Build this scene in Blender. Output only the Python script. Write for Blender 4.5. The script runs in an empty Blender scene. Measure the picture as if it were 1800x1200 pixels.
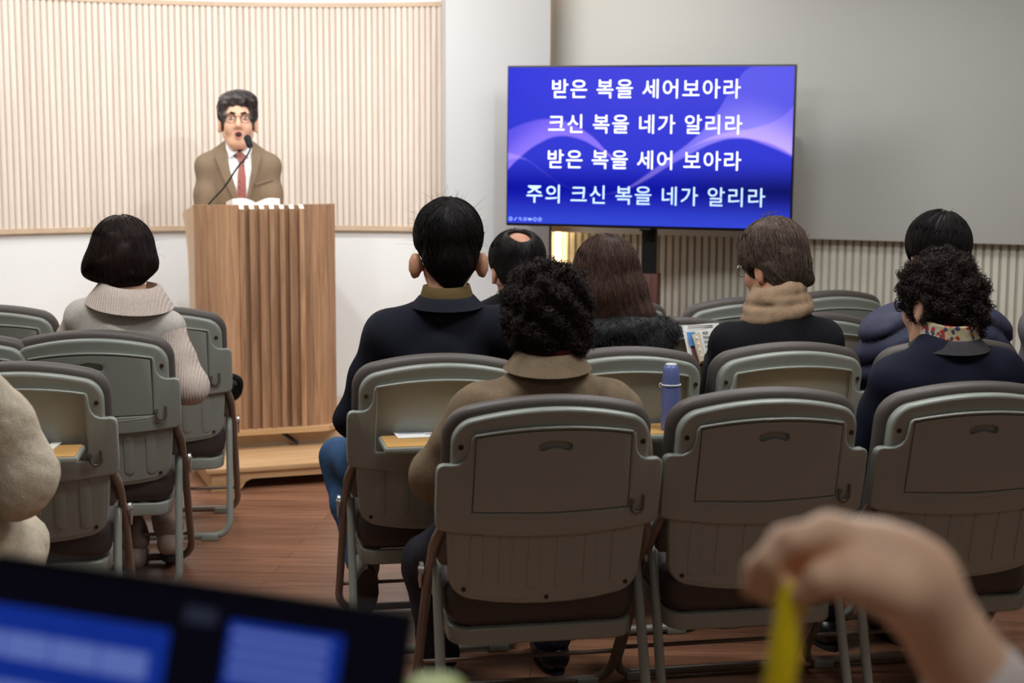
import bpy, bmesh, math, random
import numpy as np
from mathutils import Vector, Matrix, Euler

random.seed(7)
RNG = np.random.default_rng(11)
SC = bpy.context.scene
COL = SC.collection
PI = math.pi

# ------------------------------------------------------------------ camera
FPX = 2700.0            # focal length in pixels of the 1800 x 1200 frame
CAM_Z = 1.42
PITCH = math.atan(338 / FPX)
ROLL = 0.004
CAM_ROT = Matrix.Rotation(PI / 2 - PITCH, 3, 'X') @ Matrix.Rotation(ROLL, 3, 'Z')
cam_data = bpy.data.cameras.new('camera')
cam = bpy.data.objects.new('camera', cam_data)
COL.objects.link(cam)
cam.location = (0, 0, CAM_Z)
cam.rotation_euler = CAM_ROT.to_euler()
cam_data.sensor_width = 36.0
cam_data.lens = 36.0 * FPX / 1800
cam_data.clip_start = 0.05
cam_data.dof.use_dof = True
cam_data.dof.focus_distance = 4.5
cam_data.dof.aperture_fstop = 3.5
SC.camera = cam

# ------------------------------------------------------------------ world, exposure
SC.view_settings.view_transform = 'Standard'
SC.view_settings.look = 'None'
SC.view_settings.gamma = 1.0
SC.view_settings.use_curve_mapping = False
SC.view_settings.exposure = 0.0
SC.cycles.use_denoising = True
SC.cycles.max_bounces = 8
SC.cycles.sample_clamp_indirect = 6.0
W = bpy.data.worlds.new('world')
SC.world = W
W.use_nodes = True
W.node_tree.nodes['Background'].inputs[0].default_value = (0.55, 0.57, 0.6, 1)
W.node_tree.nodes['Background'].inputs[1].default_value = 0.05

# ------------------------------------------------------------------ lights (the room's ceiling lamps and added fills)
def aim(o, target):
    o.rotation_euler = (Vector(target) - o.location).to_track_quat('-Z', 'Y').to_euler()

def area(name, loc, size, power, color=(0.96, 0.985, 1.0), target=None, spread=PI):
    d = bpy.data.lights.new(name, 'AREA')
    d.shape = 'RECTANGLE'; d.size, d.size_y = size
    d.energy = power; d.color = color; d.spread = spread
    o = bpy.data.objects.new(name, d); COL.objects.link(o)
    o.location = loc
    if target: aim(o, target)
    return o

def spot(name, loc, target, power, angle, blend=0.6, radius=0.05, color=(0.97, 0.99, 1.0)):
    d = bpy.data.lights.new(name, 'SPOT')
    d.energy = power; d.spot_size = angle; d.spot_blend = blend
    d.shadow_soft_size = radius; d.color = color
    o = bpy.data.objects.new(name, d); COL.objects.link(o)
    o.location = loc; aim(o, target)
    return o

CEIL = 2.75
STAGE_SPOTS = [(-2.3, 5.3), (-0.9, 4.8), (0.45, 5.0)]
spot('stage_spot_light', (-2.3, 5.3, CEIL - 0.12), (-2.3, 7.2, 1.3), 49, 1.3, 0.9)
spot('stage_spot_light', (-0.9, 4.8, CEIL - 0.12), (-1.0, 7.2, 0.9), 76, 1.3, 0.9)
spot('stage_spot_light', (0.45, 5.0, CEIL - 0.12), (-1.0, 6.9, 1.3), 80, 1.1, 0.9)
area('added_apse_fill_light', (-1.0, 6.45, CEIL - 0.06), (2.6, 0.2), 35, (1, 0.98, 0.96), (-1.0, 7.6, 0.6))  # soft fill added to even out the apse wall, no fixture there
CEILING_PANELS_AND_FILL = [(0.9, 5.3, 18), (-0.6, 3.75, 29), (1.3, 3.55, 30), (0.5, 0.3, 8), (-2.2, 5.0, 16)]  # the panel close to the camera is added to light the hand
for x, y, p in CEILING_PANELS_AND_FILL:
    area('ceiling_and_fill_light', (x, y, CEIL - 0.05), (1.15, 0.28), p)

# ------------------------------------------------------------------ pixel of the frame -> point at world depth Y / on height z
def ray(px, py):
    return CAM_ROT @ Vector(((px - 900) / FPX, (600 - py) / FPX, -1.0))
def at(px, py, Y):
    d = ray(px, py)
    return Vector((0, 0, CAM_Z)) + d * (Y / d.y)
def at_z(px, py, z):
    d = ray(px, py)
    return Vector((0, 0, CAM_Z)) + d * ((z - CAM_Z) / d.z)

# ------------------------------------------------------------------ materials
def srgb(r, g, b):
    f = lambda c: c / 12.92 if c <= 0.04045 else ((c + 0.055) / 1.055) ** 2.4
    return (f(r / 255), f(g / 255), f(b / 255), 1)

MATS = {}
def mat(name, color, rough=0.5, metal=0.0, noise=0.0, nscale=40, bump=0.0, bscale=200, spec=0.5, sheen=0.0,
        stretch=(1, 1, 1), emit=None, estr=0.0, sss=0.0, coat=0.0, island=0.0):
    if name in MATS: return MATS[name]
    m = bpy.data.materials.new(name); m.use_nodes = True
    nt = m.node_tree; b = nt.nodes['Principled BSDF']
    b.inputs['Base Color'].default_value = color
    b.inputs['Roughness'].default_value = rough
    b.inputs['Metallic'].default_value = metal
    b.inputs['Specular IOR Level'].default_value = spec
    if coat: b.inputs['Coat Weight'].default_value = coat
    if sheen:
        b.inputs['Sheen Weight'].default_value = sheen
        b.inputs['Sheen Roughness'].default_value = 0.6
        b.inputs['Sheen Tint'].default_value = color
    if sss:
        b.inputs['Subsurface Weight'].default_value = sss
        b.inputs['Subsurface Radius'].default_value = (0.012, 0.005, 0.003)
        b.inputs['Subsurface Scale'].default_value = 1.0
    if emit is not None:
        b.inputs['Emission Color'].default_value = emit
        b.inputs['Emission Strength'].default_value = estr
    tc = nt.nodes.new('ShaderNodeTexCoord')
    mp = nt.nodes.new('ShaderNodeMapping'); mp.inputs['Scale'].default_value = stretch
    nt.links.new(tc.outputs['Object'], mp.inputs['Vector'])
    if noise or island:
        hsv = nt.nodes.new('ShaderNodeHueSaturation')
        hsv.inputs['Color'].default_value = color
        val = None
        if noise:
            n = nt.nodes.new('ShaderNodeTexNoise'); n.inputs['Scale'].default_value = nscale
            n.inputs['Detail'].default_value = 5
            nt.links.new(mp.outputs[0], n.inputs['Vector'])
            mr = nt.nodes.new('ShaderNodeMapRange')
            mr.inputs['From Min'].default_value = 0.3; mr.inputs['From Max'].default_value = 0.7
            mr.inputs['To Min'].default_value = 1 - noise; mr.inputs['To Max'].default_value = 1 + noise
            nt.links.new(n.outputs['Fac'], mr.inputs['Value']); val = mr.outputs[0]
        if island:
            g = nt.nodes.new('ShaderNodeNewGeometry')
            mr2 = nt.nodes.new('ShaderNodeMapRange')
            mr2.inputs['To Min'].default_value = 1 - island; mr2.inputs['To Max'].default_value = 1 + island
            nt.links.new(g.outputs['Random Per Island'], mr2.inputs['Value'])
            if val is None: val = mr2.outputs[0]
            else:
                mu = nt.nodes.new('ShaderNodeMath'); mu.operation = 'MULTIPLY'
                nt.links.new(val, mu.inputs[0]); nt.links.new(mr2.outputs[0], mu.inputs[1]); val = mu.outputs[0]
        nt.links.new(val, hsv.inputs['Value'])
        nt.links.new(hsv.outputs[0], b.inputs['Base Color'])
    if bump:
        n2 = nt.nodes.new('ShaderNodeTexNoise'); n2.inputs['Scale'].default_value = bscale
        n2.inputs['Detail'].default_value = 4
        nt.links.new(mp.outputs[0], n2.inputs['Vector'])
        bp = nt.nodes.new('ShaderNodeBump'); bp.inputs['Strength'].default_value = bump
        bp.inputs['Distance'].default_value = 0.004
        nt.links.new(n2.outputs['Fac'], bp.inputs['Height'])
        nt.links.new(bp.outputs[0], b.inputs['Normal'])
    MATS[name] = m
    return m

def rib_bump(m, axis_scale, strength=0.6, dist=0.003):
    """knitted ribs: a wave bump along one object axis"""
    nt = m.node_tree; b = nt.nodes['Principled BSDF']
    tc = nt.nodes.new('ShaderNodeTexCoord')
    w = nt.nodes.new('ShaderNodeTexWave'); w.bands_direction = 'X'
    w.inputs['Scale'].default_value = axis_scale; w.inputs['Distortion'].default_value = 0.4
    nt.links.new(tc.outputs['Object'], w.inputs['Vector'])
    bp = nt.nodes.new('ShaderNodeBump'); bp.inputs['Strength'].default_value = strength
    bp.inputs['Distance'].default_value = dist
    nt.links.new(w.outputs['Fac'], bp.inputs['Height'])
    nt.links.new(bp.outputs[0], b.inputs['Normal'])
    return m

def wood(name, c1, c2, scale=6, along='Z', rough=0.45, strips=0.0, strip_scale=18, contrast=1.0):
    m = bpy.data.materials.new(name); m.use_nodes = True
    nt = m.node_tree; b = nt.nodes['Principled BSDF']; b.inputs['Roughness'].default_value = rough
    tc = nt.nodes.new('ShaderNodeTexCoord'); mp = nt.nodes.new('ShaderNodeMapping')
    s = {'X': (0.06, 1, 1), 'Y': (1, 0.06, 1), 'Z': (1, 1, 0.06)}[along]
    mp.inputs['Scale'].default_value = s
    nt.links.new(tc.outputs['Object'], mp.inputs['Vector'])
    n = nt.nodes.new('ShaderNodeTexNoise'); n.inputs['Scale'].default_value = scale * 6
    n.inputs['Detail'].default_value = 8; n.inputs['Distortion'].default_value = 0.6
    nt.links.new(mp.outputs[0], n.inputs['Vector'])
    r = nt.nodes.new('ShaderNodeValToRGB')
    r.color_ramp.elements[0].position = 0.5 - 0.2 / contrast; r.color_ramp.elements[0].color = c2
    r.color_ramp.elements[1].position = 0.5 + 0.2 / contrast; r.color_ramp.elements[1].color = c1
    nt.links.new(n.outputs['Fac'], r.inputs[0])
    nt.links.new(r.outputs[0], b.inputs['Base Color'])
    if strips:
        g = nt.nodes.new('ShaderNodeNewGeometry')
        hs = nt.nodes.new('ShaderNodeHueSaturation')
        mr = nt.nodes.new('ShaderNodeMapRange'); mr.inputs['To Min'].default_value = 1 - strips; mr.inputs['To Max'].default_value = 1 + strips
        nt.links.new(g.outputs['Random Per Island'], mr.inputs['Value'])
        nt.links.new(mr.outputs[0], hs.inputs['Value'])
        nt.links.new(r.outputs[0], hs.inputs['Color'])
        nt.links.new(hs.outputs[0], b.inputs['Base Color'])
    MATS[name] = m
    return m

# ------------------------------------------------------------------ mesh helpers
class MB:
    def __init__(self): self.v = []; self.f = []
    def add(self, verts, faces):
        o = len(self.v)
        self.v.extend([tuple(p) for p in verts])
        self.f.extend([tuple(i + o for i in f) for f in faces])
        return self
    def bm(self, b):
        b.verts.index_update()
        return self.add([v.co[:] for v in b.verts], [[v.index for v in f.verts] for f in b.faces])
    def box(self, c, s, rot=None, bevel=0.0, seg=2):
        b = bmesh.new(); bmesh.ops.create_cube(b, size=1.0)
        for v in b.verts: v.co = Vector((v.co.x * s[0], v.co.y * s[1], v.co.z * s[2]))
        if bevel: bmesh.ops.bevel(b, geom=list(b.edges), offset=bevel, segments=seg, profile=0.5, affect='EDGES')
        R = rot if rot is not None else Matrix.Identity(3)
        for v in b.verts: v.co = R @ v.co + Vector(c)
        self.bm(b); b.free(); return self
    def tube(self, pts, r, n=10, cap=True, closed=False):
        pts = [Vector(p) for p in pts]; N = len(pts)
        rs = r if hasattr(r, '__len__') else [r] * N
        verts = []; up = None
        for i, p in enumerate(pts):
            if closed: t = (pts[(i + 1) % N] - pts[i - 1])
            else: t = pts[min(i + 1, N - 1)] - pts[max(i - 1, 0)]
            t = t.normalized() if t.length > 1e-9 else Vector((0, 0, 1))
            if up is None:
                up = Vector((0, 0, 1)) if abs(t.z) < 0.9 else Vector((1, 0, 0))
            a = t.cross(up)
            if a.length < 1e-6: a = t.orthogonal()
            a.normalize(); bb = a.cross(t).normalized(); up = bb
            for k in range(n):
                an = 2 * PI * k / n
                verts.append(p + (a * math.cos(an) + bb * math.sin(an)) * rs[i])
        faces = []
        for i in range(N if closed else N - 1):
            j = (i + 1) % N
            for k in range(n):
                k2 = (k + 1) % n
                faces.append((i * n + k, i * n + k2, j * n + k2, j * n + k))
        if cap and not closed:
            faces.append(tuple(range(n - 1, -1, -1)))
            faces.append(tuple((N - 1) * n + k for k in range(n)))
        return self.add(verts, faces)
    def lathe(self, prof, n=24, c=(0, 0, 0), R=None):
        verts = []; faces = []; c = Vector(c)
        for (r, z) in prof:
            for k in range(n):
                p = Vector((r * math.cos(2 * PI * k / n), r * math.sin(2 * PI * k / n), z))
                verts.append(c + (R @ p if R is not None else p))
        m = len(prof)
        for i in range(m - 1):
            for k in range(n):
                k2 = (k + 1) % n
                faces.append((i * n + k, i * n + k2, (i + 1) * n + k2, (i + 1) * n + k))
        faces.append(tuple(range(n - 1, -1, -1)))
        faces.append(tuple((m - 1) * n + k for k in range(n)))
        return self.add(verts, faces)
    def prism(self, poly, z0, z1):
        n = len(poly)
        v = [(x, y, z0) for x, y in poly] + [(x, y, z1) for x, y in poly]
        f = [tuple(range(n - 1, -1, -1)), tuple(range(n, 2 * n))]
        f += [(i, (i + 1) % n, n + (i + 1) % n, n + i) for i in range(n)]
        return self.add(v, f)
    def xf(self, fn):
        self.v = [tuple(fn(Vector(p))) for p in self.v]; return self
    def build(self, name, m, parent=None, smooth=30, loc=None):
        me = bpy.data.meshes.new(name)
        me.from_pydata(self.v, [], self.f); me.validate()
        me.materials.append(m)
        finish(me, smooth)
        return link(name, me, parent, loc)

def finish(me, smooth):
    b = bmesh.new(); b.from_mesh(me)
    bmesh.ops.recalc_face_normals(b, faces=b.faces); b.to_mesh(me); b.free()
    if smooth:
        me.shade_smooth()
        if smooth < 180: me.set_sharp_from_angle(angle=math.radians(smooth))

def link(name, data, parent=None, loc=None):
    o = bpy.data.objects.new(name, data); COL.objects.link(o)
    if parent is not None: o.parent = parent
    if loc is not None: o.location = loc
    return o

def tag(o, label, cat, group=None, kind=None):
    o['label'] = label; o['category'] = cat
    if group: o['group'] = group
    if kind: o['kind'] = kind
    return o

def empty(name, loc, rz=0.0):
    o = bpy.data.objects.new(name, None); COL.objects.link(o)
    o.location = loc; o.rotation_euler = (0, 0, rz); o.empty_display_size = 0.1
    return o

def struct(o): o['kind'] = 'structure'; return o

def copy_tree(o, parent=None):
    c = o.copy(); COL.objects.link(c)
    if parent is not None: c.parent = parent
    for ch in [x for x in bpy.data.objects if x.parent == o]: copy_tree(ch, c)
    return c

def mesh_np(name, V, F, m, parent=None, smooth=180, loc=None, recalc=False):
    me = bpy.data.meshes.new(name)
    F = np.asarray(F, dtype=np.int32); k = F.shape[1]
    me.vertices.add(len(V)); me.vertices.foreach_set('co', np.asarray(V, dtype=np.float32).ravel())
    me.loops.add(F.size); me.loops.foreach_set('vertex_index', F.ravel())
    me.polygons.add(len(F))
    me.polygons.foreach_set('loop_start', np.arange(0, F.size, k, dtype=np.int32))
    me.polygons.foreach_set('loop_total', np.full(len(F), k, dtype=np.int32))
    me.update(calc_edges=True); me.validate()
    for x in (m if isinstance(m, (list, tuple)) else [m]): me.materials.append(x)
    if recalc: finish(me, smooth)
    elif smooth:
        me.shade_smooth()
        if smooth < 180: me.set_sharp_from_angle(angle=math.radians(smooth))
    return link(name, me, parent, loc)

def plate(outline, holes, y_back, y_front, bevel, cuts=(), res=2):
    """bevelled plate in the XZ plane: outline and holes are (x, z) lists; rear face at y_back, front at y_front"""
    cu = bpy.data.curves.new('tmp', 'CURVE'); cu.dimensions = '2D'; cu.fill_mode = 'BOTH'
    for poly in [outline] + list(holes):
        s = cu.splines.new('POLY'); s.points.add(len(poly) - 1)
        for p, q in zip(s.points, poly): p.co = (q[0], q[1], 0, 1)
        s.use_cyclic_u = True
    cu.extrude = max((y_front - y_back) / 2 - bevel, 0.0001); cu.bevel_depth = bevel; cu.bevel_resolution = res
    cu.offset = -bevel
    ob = bpy.data.objects.new('tmp', cu); COL.objects.link(ob)
    dg = bpy.context.evaluated_depsgraph_get()
    me = bpy.data.meshes.new_from_object(ob.evaluated_get(dg))
    b = bmesh.new(); b.from_mesh(me)
    bmesh.ops.remove_doubles(b, verts=b.verts, dist=1e-5)
    for c in cuts:
        bmesh.ops.bisect_plane(b, geom=list(b.verts) + list(b.edges) + list(b.faces), plane_co=(c, 0, 0), plane_no=(1, 0, 0))
    ym = (y_back + y_front) / 2
    mb = MB()
    for v in b.verts: v.co = Vector((v.co.x, ym - v.co.z, v.co.y))
    mb.bm(b); b.free()
    bpy.data.objects.remove(ob); bpy.data.curves.remove(cu); bpy.data.meshes.remove(me)
    return mb

def pillow(outline, y_back, y_front, r, seg=5):
    """soft edged slab in the XZ plane built from inset rings, so it shades evenly"""
    n = len(outline); P = np.array(outline, dtype=float); c = P.mean(0)
    d1 = P - np.roll(P, 1, 0); d2 = np.roll(P, -1, 0) - P
    area = 0.5 * np.sum(P[:, 0] * np.roll(P[:, 1], -1) - np.roll(P[:, 0], -1) * P[:, 1]); sg = 1 if area > 0 else -1
    nm = np.stack([d1[:, 1] / np.linalg.norm(d1, axis=1) + d2[:, 1] / np.linalg.norm(d2, axis=1), -d1[:, 0] / np.linalg.norm(d1, axis=1) - d2[:, 0] / np.linalg.norm(d2, axis=1)], 1) * sg
    nm /= np.maximum(np.linalg.norm(nm, axis=1, keepdims=True), 1e-9)
    rings = []
    for side in (0, 1):
        rr = []
        for k in range(seg + 1):
            a = PI / 2 * k / seg
            rr.append((P - nm * r * (1 - math.sin(a)), (y_back + r * (1 - math.cos(a))) if side == 0 else (y_front - r * (1 - math.cos(a)))))
        inner = P - nm * r
        caps = [(c + (inner - c) * t, y_back if side == 0 else y_front) for t in (0.25, 0.6, 0.85)]
        rings += (caps + rr) if side == 0 else list(reversed(caps + rr))
    vs = []; fs = []
    for Q, y in rings: vs += [(q[0], y, q[1]) for q in Q]
    m = len(rings)
    for i in range(m - 1):
        for k in range(n):
            k2 = (k + 1) % n; fs.append((i * n + k, i * n + k2, (i + 1) * n + k2, (i + 1) * n + k))
    fs += [tuple(range(n - 1, -1, -1)), tuple((m - 1) * n + k for k in range(n))]
    return MB().add(vs, fs)

def smooth_path(pts, n=6):
    """Catmull-Rom through the points"""
    pts = [Vector(p) for p in pts]; out = []
    for i in range(len(pts) - 1):
        p0 = pts[max(i - 1, 0)]; p1 = pts[i]; p2 = pts[i + 1]; p3 = pts[min(i + 2, len(pts) - 1)]
        for k in range(n):
            t = k / n
            out.append(0.5 * ((2 * p1) + (p2 - p0) * t + (2 * p0 - 5 * p1 + 4 * p2 - p3) * t * t + (3 * p1 - p0 - 3 * p2 + p3) * t ** 3))
    out.append(pts[-1]); return out

def text_mesh(s, size, bold, name, m, parent, M, depth=0.0004, align='CENTER', space=1.0):
    cu = bpy.data.curves.new('tmp', 'FONT'); cu.body = s; cu.size = size; cu.align_x = align; cu.align_y = 'CENTER'
    cu.extrude = depth; cu.offset = bold; cu.space_character = space; cu.resolution_u = 3
    ob = bpy.data.objects.new('tmp', cu); COL.objects.link(ob)
    dg = bpy.context.evaluated_depsgraph_get()
    me = bpy.data.meshes.new_from_object(ob.evaluated_get(dg))
    bpy.data.objects.remove(ob); bpy.data.curves.remove(cu)
    me.transform(M); me.name = name; me.materials.clear(); me.materials.append(m)
    return link(name, me, parent)
# ================================================================== MATERIALS
M_white = mat('wall_paint', srgb(240, 240, 240), 0.75, bump=0.05, bscale=300)
M_side = mat('side_wall_paint', srgb(168, 164, 158), 0.75)
M_ceil = mat('ceiling_paint', srgb(214, 213, 210), 0.8)
M_col = mat('column_paint', srgb(206, 206, 206), 0.7, bump=0.05, bscale=300)
M_board = mat('board_white', srgb(212, 212, 206), 0.5)
M_slat = wood('maple_slats', srgb(238, 226, 214), srgb(226, 211, 197), scale=5, strips=0.04)
M_slat2 = mat('cream_slats', srgb(238, 235, 222), 0.6, noise=0.04, nscale=6)
M_slatback = mat('slat_backing', srgb(196, 180, 160), 0.8)
M_trim = wood('maple_trim', srgb(216, 192, 164), srgb(198, 172, 144), scale=5, along='X')
M_trim2 = mat('bronze_trim', srgb(150, 132, 108), 0.4, metal=0.3)
M_led = mat('led_glow', (1, 0.8, 0.55, 1), 0.5, emit=(1, 0.72, 0.4, 1), estr=4)
M_ash = wood('ash_wood', srgb(180, 140, 106), srgb(140, 102, 74), scale=9, strips=0.26, rough=0.42)
M_ash_side = wood('pale_ash_wood', srgb(214, 184, 150), srgb(196, 162, 126), scale=6, rough=0.5)
M_ash_x = wood('oak_board', srgb(214, 176, 132), srgb(190, 148, 104), scale=5, along='X', rough=0.4)
M_stage = wood('stage_wood', srgb(206, 186, 158), srgb(188, 166, 138), scale=5, along='X', rough=0.5)
M_black = mat('black_plastic', srgb(16, 16, 18), 0.35)
M_rubber = mat('black_rubber', srgb(22, 22, 22), 0.7)
M_paper = mat('paper', srgb(236, 234, 230), 0.8)
M_ink = mat('ink', srgb(44, 44, 48), 0.8)
M_chrome = mat('steel', srgb(180, 178, 172), 0.3, metal=0.9)

def floor_mat():
    m = bpy.data.materials.new('laminate_floor'); m.use_nodes = True
    nt = m.node_tree; b = nt.nodes['Principled BSDF']
    tc = nt.nodes.new('ShaderNodeTexCoord'); mp = nt.nodes.new('ShaderNodeMapping')
    mp.inputs['Rotation'].default_value = (0, 0, 0.10)
    nt.links.new(tc.outputs['Object'], mp.inputs['Vector'])
    br = nt.nodes.new('ShaderNodeTexBrick'); br.offset = 0.37
    br.inputs['Scale'].default_value = 1.0; br.inputs['Brick Width'].default_value = 0.95; br.inputs['Row Height'].default_value = 0.095
    br.inputs['Mortar Size'].default_value = 0.0012; br.inputs['Bias'].default_value = 0.0
    br.inputs['Color1'].default_value = srgb(152, 106, 80); br.inputs['Color2'].default_value = srgb(130, 87, 65)
    br.inputs['Mortar'].default_value = srgb(70, 40, 30)
    nt.links.new(mp.outputs[0], br.inputs['Vector'])
    mp2 = nt.nodes.new('ShaderNodeMapping'); mp2.inputs['Scale'].default_value = (1.2, 18, 1); mp2.inputs['Rotation'].default_value = (0, 0, 0.10)
    nt.links.new(tc.outputs['Object'], mp2.inputs['Vector'])
    n = nt.nodes.new('ShaderNodeTexNoise'); n.inputs['Scale'].default_value = 2.2; n.inputs['Detail'].default_value = 9; n.inputs['Distortion'].default_value = 0.8
    nt.links.new(mp2.outputs[0], n.inputs['Vector'])
    mr = nt.nodes.new('ShaderNodeMapRange'); mr.inputs['From Min'].default_value = 0.3; mr.inputs['From Max'].default_value = 0.7
    mr.inputs['To Min'].default_value = 0.62; mr.inputs['To Max'].default_value = 1.25
    nt.links.new(n.outputs['Fac'], mr.inputs['Value'])
    hs = nt.nodes.new('ShaderNodeHueSaturation'); nt.links.new(mr.outputs[0], hs.inputs['Value']); nt.links.new(br.outputs[0], hs.inputs['Color'])
    nt.links.new(hs.outputs[0], b.inputs['Base Color'])
    b.inputs['Roughness'].default_value = 0.36
    bp = nt.nodes.new('ShaderNodeBump'); bp.inputs['Strength'].default_value = 0.15; bp.inputs['Distance'].default_value = 0.002
    nt.links.new(n.outputs['Fac'], bp.inputs['Height']); nt.links.new(bp.outputs[0], b.inputs['Normal'])
    return m
M_floor = floor_mat()

# ================================================================== SETTING
XL, XR, YB, YF = -3.385, 3.4, -1.6, 8.6
struct(MB().box(((XL + XR) / 2, (YB + YF) / 2, -0.05), (XR - XL + 0.4, YF - YB + 0.4, 0.1)).build('floor', M_floor, smooth=0))
struct(MB().box(((XL + XR) / 2, (YB + YF) / 2, CEIL + 0.05), (XR - XL + 0.4, YF - YB + 0.4, 0.1)).build('ceiling', M_ceil, smooth=0))
struct(MB().box((XL - 0.05, (YB + YF) / 2, CEIL / 2), (0.1, YF - YB, CEIL)).build('wall_left', M_side, smooth=0))
struct(MB().box((XR + 0.05, (YB + YF) / 2, CEIL / 2), (0.1, YF - YB, CEIL)).build('wall_right', M_side, smooth=0))
struct(MB().box(((XL + XR) / 2, YB - 0.05, CEIL / 2), (XR - XL, 0.1, CEIL)).build('wall_back', M_side, smooth=0))

# curved apse wall behind the lectern: white plaster with a band of half-round maple slats
AX, AY, AR = -1.0, 5.45, 2.38
SL_Z0, SL_Z1 = 1.012, 2.135
def arc_pt(a, r): return (AX + r * math.sin(a), AY + r * math.cos(a))
A0, A1 = -1.565, 0.42
mb = MB()
n = 64
vs = []; fs = []
for i in range(n + 1):
    a = A0 + (A1 - A0) * i / n
    x, y = arc_pt(a, AR); x2, y2 = arc_pt(a, AR + 0.1)
    vs += [(x, y, 0), (x, y, CEIL), (x2, y2, CEIL), (x2, y2, 0)]
for i in range(n):
    o = i * 4
    for k in range(4):
        fs.append((o + k, o + (k + 1) % 4, o + 4 + (k + 1) % 4, o + 4 + k))
fs += [(0, 1, 2, 3), (n * 4, n * 4 + 3, n * 4 + 2, n * 4 + 1)]
mb.add(vs, fs)
wall_front = struct(mb.build('wall_front', M_white, smooth=20))
mb = MB()
pitch = 0.0307
cnt = int((A1 - A0) * AR / pitch)
for i in range(cnt):
    a = A0 + (i + 0.5) * pitch / AR
    da = pitch * 0.5 / AR
    prof = []
    for k in range(9):                                    # rounded rib cross-section with a narrow groove each side
        t = -0.88 + 1.76 * k / 8
        d = 0.014 * math.sqrt(max(0.0, 1 - (abs(t) / 0.9) ** 3.2))
        prof.append(arc_pt(a + t * da, AR - 0.012 - d))
    v = [(p[0], p[1], SL_Z0 + 0.015) for p in prof] + [(p[0], p[1], SL_Z1 - 0.014) for p in prof]
    m = len(prof)
    mb.add(v, [(k, k + 1, m + k + 1, m + k) for k in range(m - 1)])
mb.build('slat_panel', M_slat, wall_front, smooth=60)
def arc_band(r0, r1, z0, z1, a0, a1, n=60):
    mb = MB(); vs = []; fs = []
    for i in range(n + 1):
        a = a0 + (a1 - a0) * i / n
        for r, z in ((r0, z0), (r0, z1), (r1, z1), (r1, z0)):
            x, y = arc_pt(a, r); vs.append((x, y, z))
    for i in range(n):
        for k in range(4): fs.append((i * 4 + k, i * 4 + (k + 1) % 4, i * 4 + 4 + (k + 1) % 4, i * 4 + 4 + k))
    fs += [(0, 1, 2, 3), (n * 4 + 3, n * 4 + 2, n * 4 + 1, n * 4)]
    return mb.add(vs, fs)
arc_band(AR - 0.014, AR + 0.01, SL_Z0, SL_Z1, A0, A1).build('slat_backing', M_slatback, wall_front)
arc_band(AR - 0.030, AR + 0.01, SL_Z0 - 0.004, SL_Z0 + 0.020, A0, A1).build('lower_trim', M_trim, wall_front)
arc_band(AR - 0.030, AR + 0.01, SL_Z1 - 0.018, SL_Z1 + 0.004, A0, A1).build('upper_trim', M_trim, wall_front)

# flat white wall face between the apse and the slatted wall, LED strips glow behind its edges
c0 = at(784, 300, 7.45); c1 = at(966, 300, 7.52)
dv = Vector((c1.x - c0.x, c1.y - c0.y, 0)); cl = dv.length; cang = math.atan2(dv.y, dv.x)
cm = Vector(((c0.x + c1.x) / 2, (c0.y + c1.y) / 2, 0))
Rz = Matrix.Rotation(cang, 3, 'Z')
nb = Vector((-math.sin(cang), math.cos(cang), 0))
wall_mid = struct(MB().box((cm + nb * 0.11 + Vector((0, 0, CEIL / 2)))[:], (cl, 0.22, CEIL), Rz).build('wall_middle', M_col, smooth=0))
e = c1 + nb * 0.11 + Rz @ Vector((0.008, 0, 0)); 
MB().box((e.x, e.y, CEIL / 2), (0.013, 0.2, CEIL), Rz).build('edge_trim', M_trim2, wall_mid, smooth=0)
q = c0 + nb * 0.16 + Rz @ Vector((0.030, 0, 0))
MB().box((q.x, q.y, 1.35), (0.012, 0.012, 2.5), Rz).build('led_strip', M_led, wall_mid, smooth=0)
# angled slatted wall on the right
RANG = -math.radians(24)
RR = Matrix.Rotation(RANG, 3, 'Z')
r0 = Vector((0.12, 7.80, 0))
def rw(u, v, z): return r0 + RR @ Vector((u, v, 0)) + Vector((0, 0, z))
RL = 3.64
mb = MB()
mb.box(rw(RL / 2 - 0.15, 0.05, CEIL / 2)[:], (RL + 0.3, 0.1, CEIL), RR)
wall_slat = struct(mb.build('wall_slatted', mat('cream_backing', srgb(200, 195, 175), .8), smooth=0))
mb = MB(); p2 = 0.0365
for i in range(int(RL / p2)):
    u = 0.02 + i * p2
    mb.box(rw(u, -0.0055, CEIL / 2)[:], (0.0225, 0.011, CEIL - 0.02), RR)
mb.build('slat_panel', M_slat2, wall_slat, smooth=0)

q = rw(0.134, -0.034, 1.36)
MB().box(q[:], (0.024, 0.012, 2.6), RR).build('led_strip', mat('led_glow_bright', (1, 0.8, 0.55, 1), 0.5, emit=(1, 0.74, 0.42, 1), estr=9), wall_slat, smooth=0)

# long white board hung in front of the slats
bu0, bu1 = 0.116, 3.2
board = MB().box(rw((bu0 + bu1) / 2, -0.062, 1.585)[:], (bu1 - bu0, 0.03, 1.15), RR, bevel=0.004).build('wall_board', M_board, smooth=30)
tag(board, 'long plain white board mounted on the cream slatted wall behind the television', 'board')
ho = empty('wall_holder', at(1387, 262, 7.13)); ho.rotation_euler = (0, 0, RANG)
tag(ho, 'thin white plastic holder sticking out from the white board right of the television', 'holder')
MB().box((0, 0.02, 0), (0.012, 0.05, 0.16), bevel=0.003).build('holder_body', M_white, ho)
MB().box((-0.004, 0.03, -0.075), (0.03, 0.03, 0.008), bevel=0.002).build('lip', M_white, ho)

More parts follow.
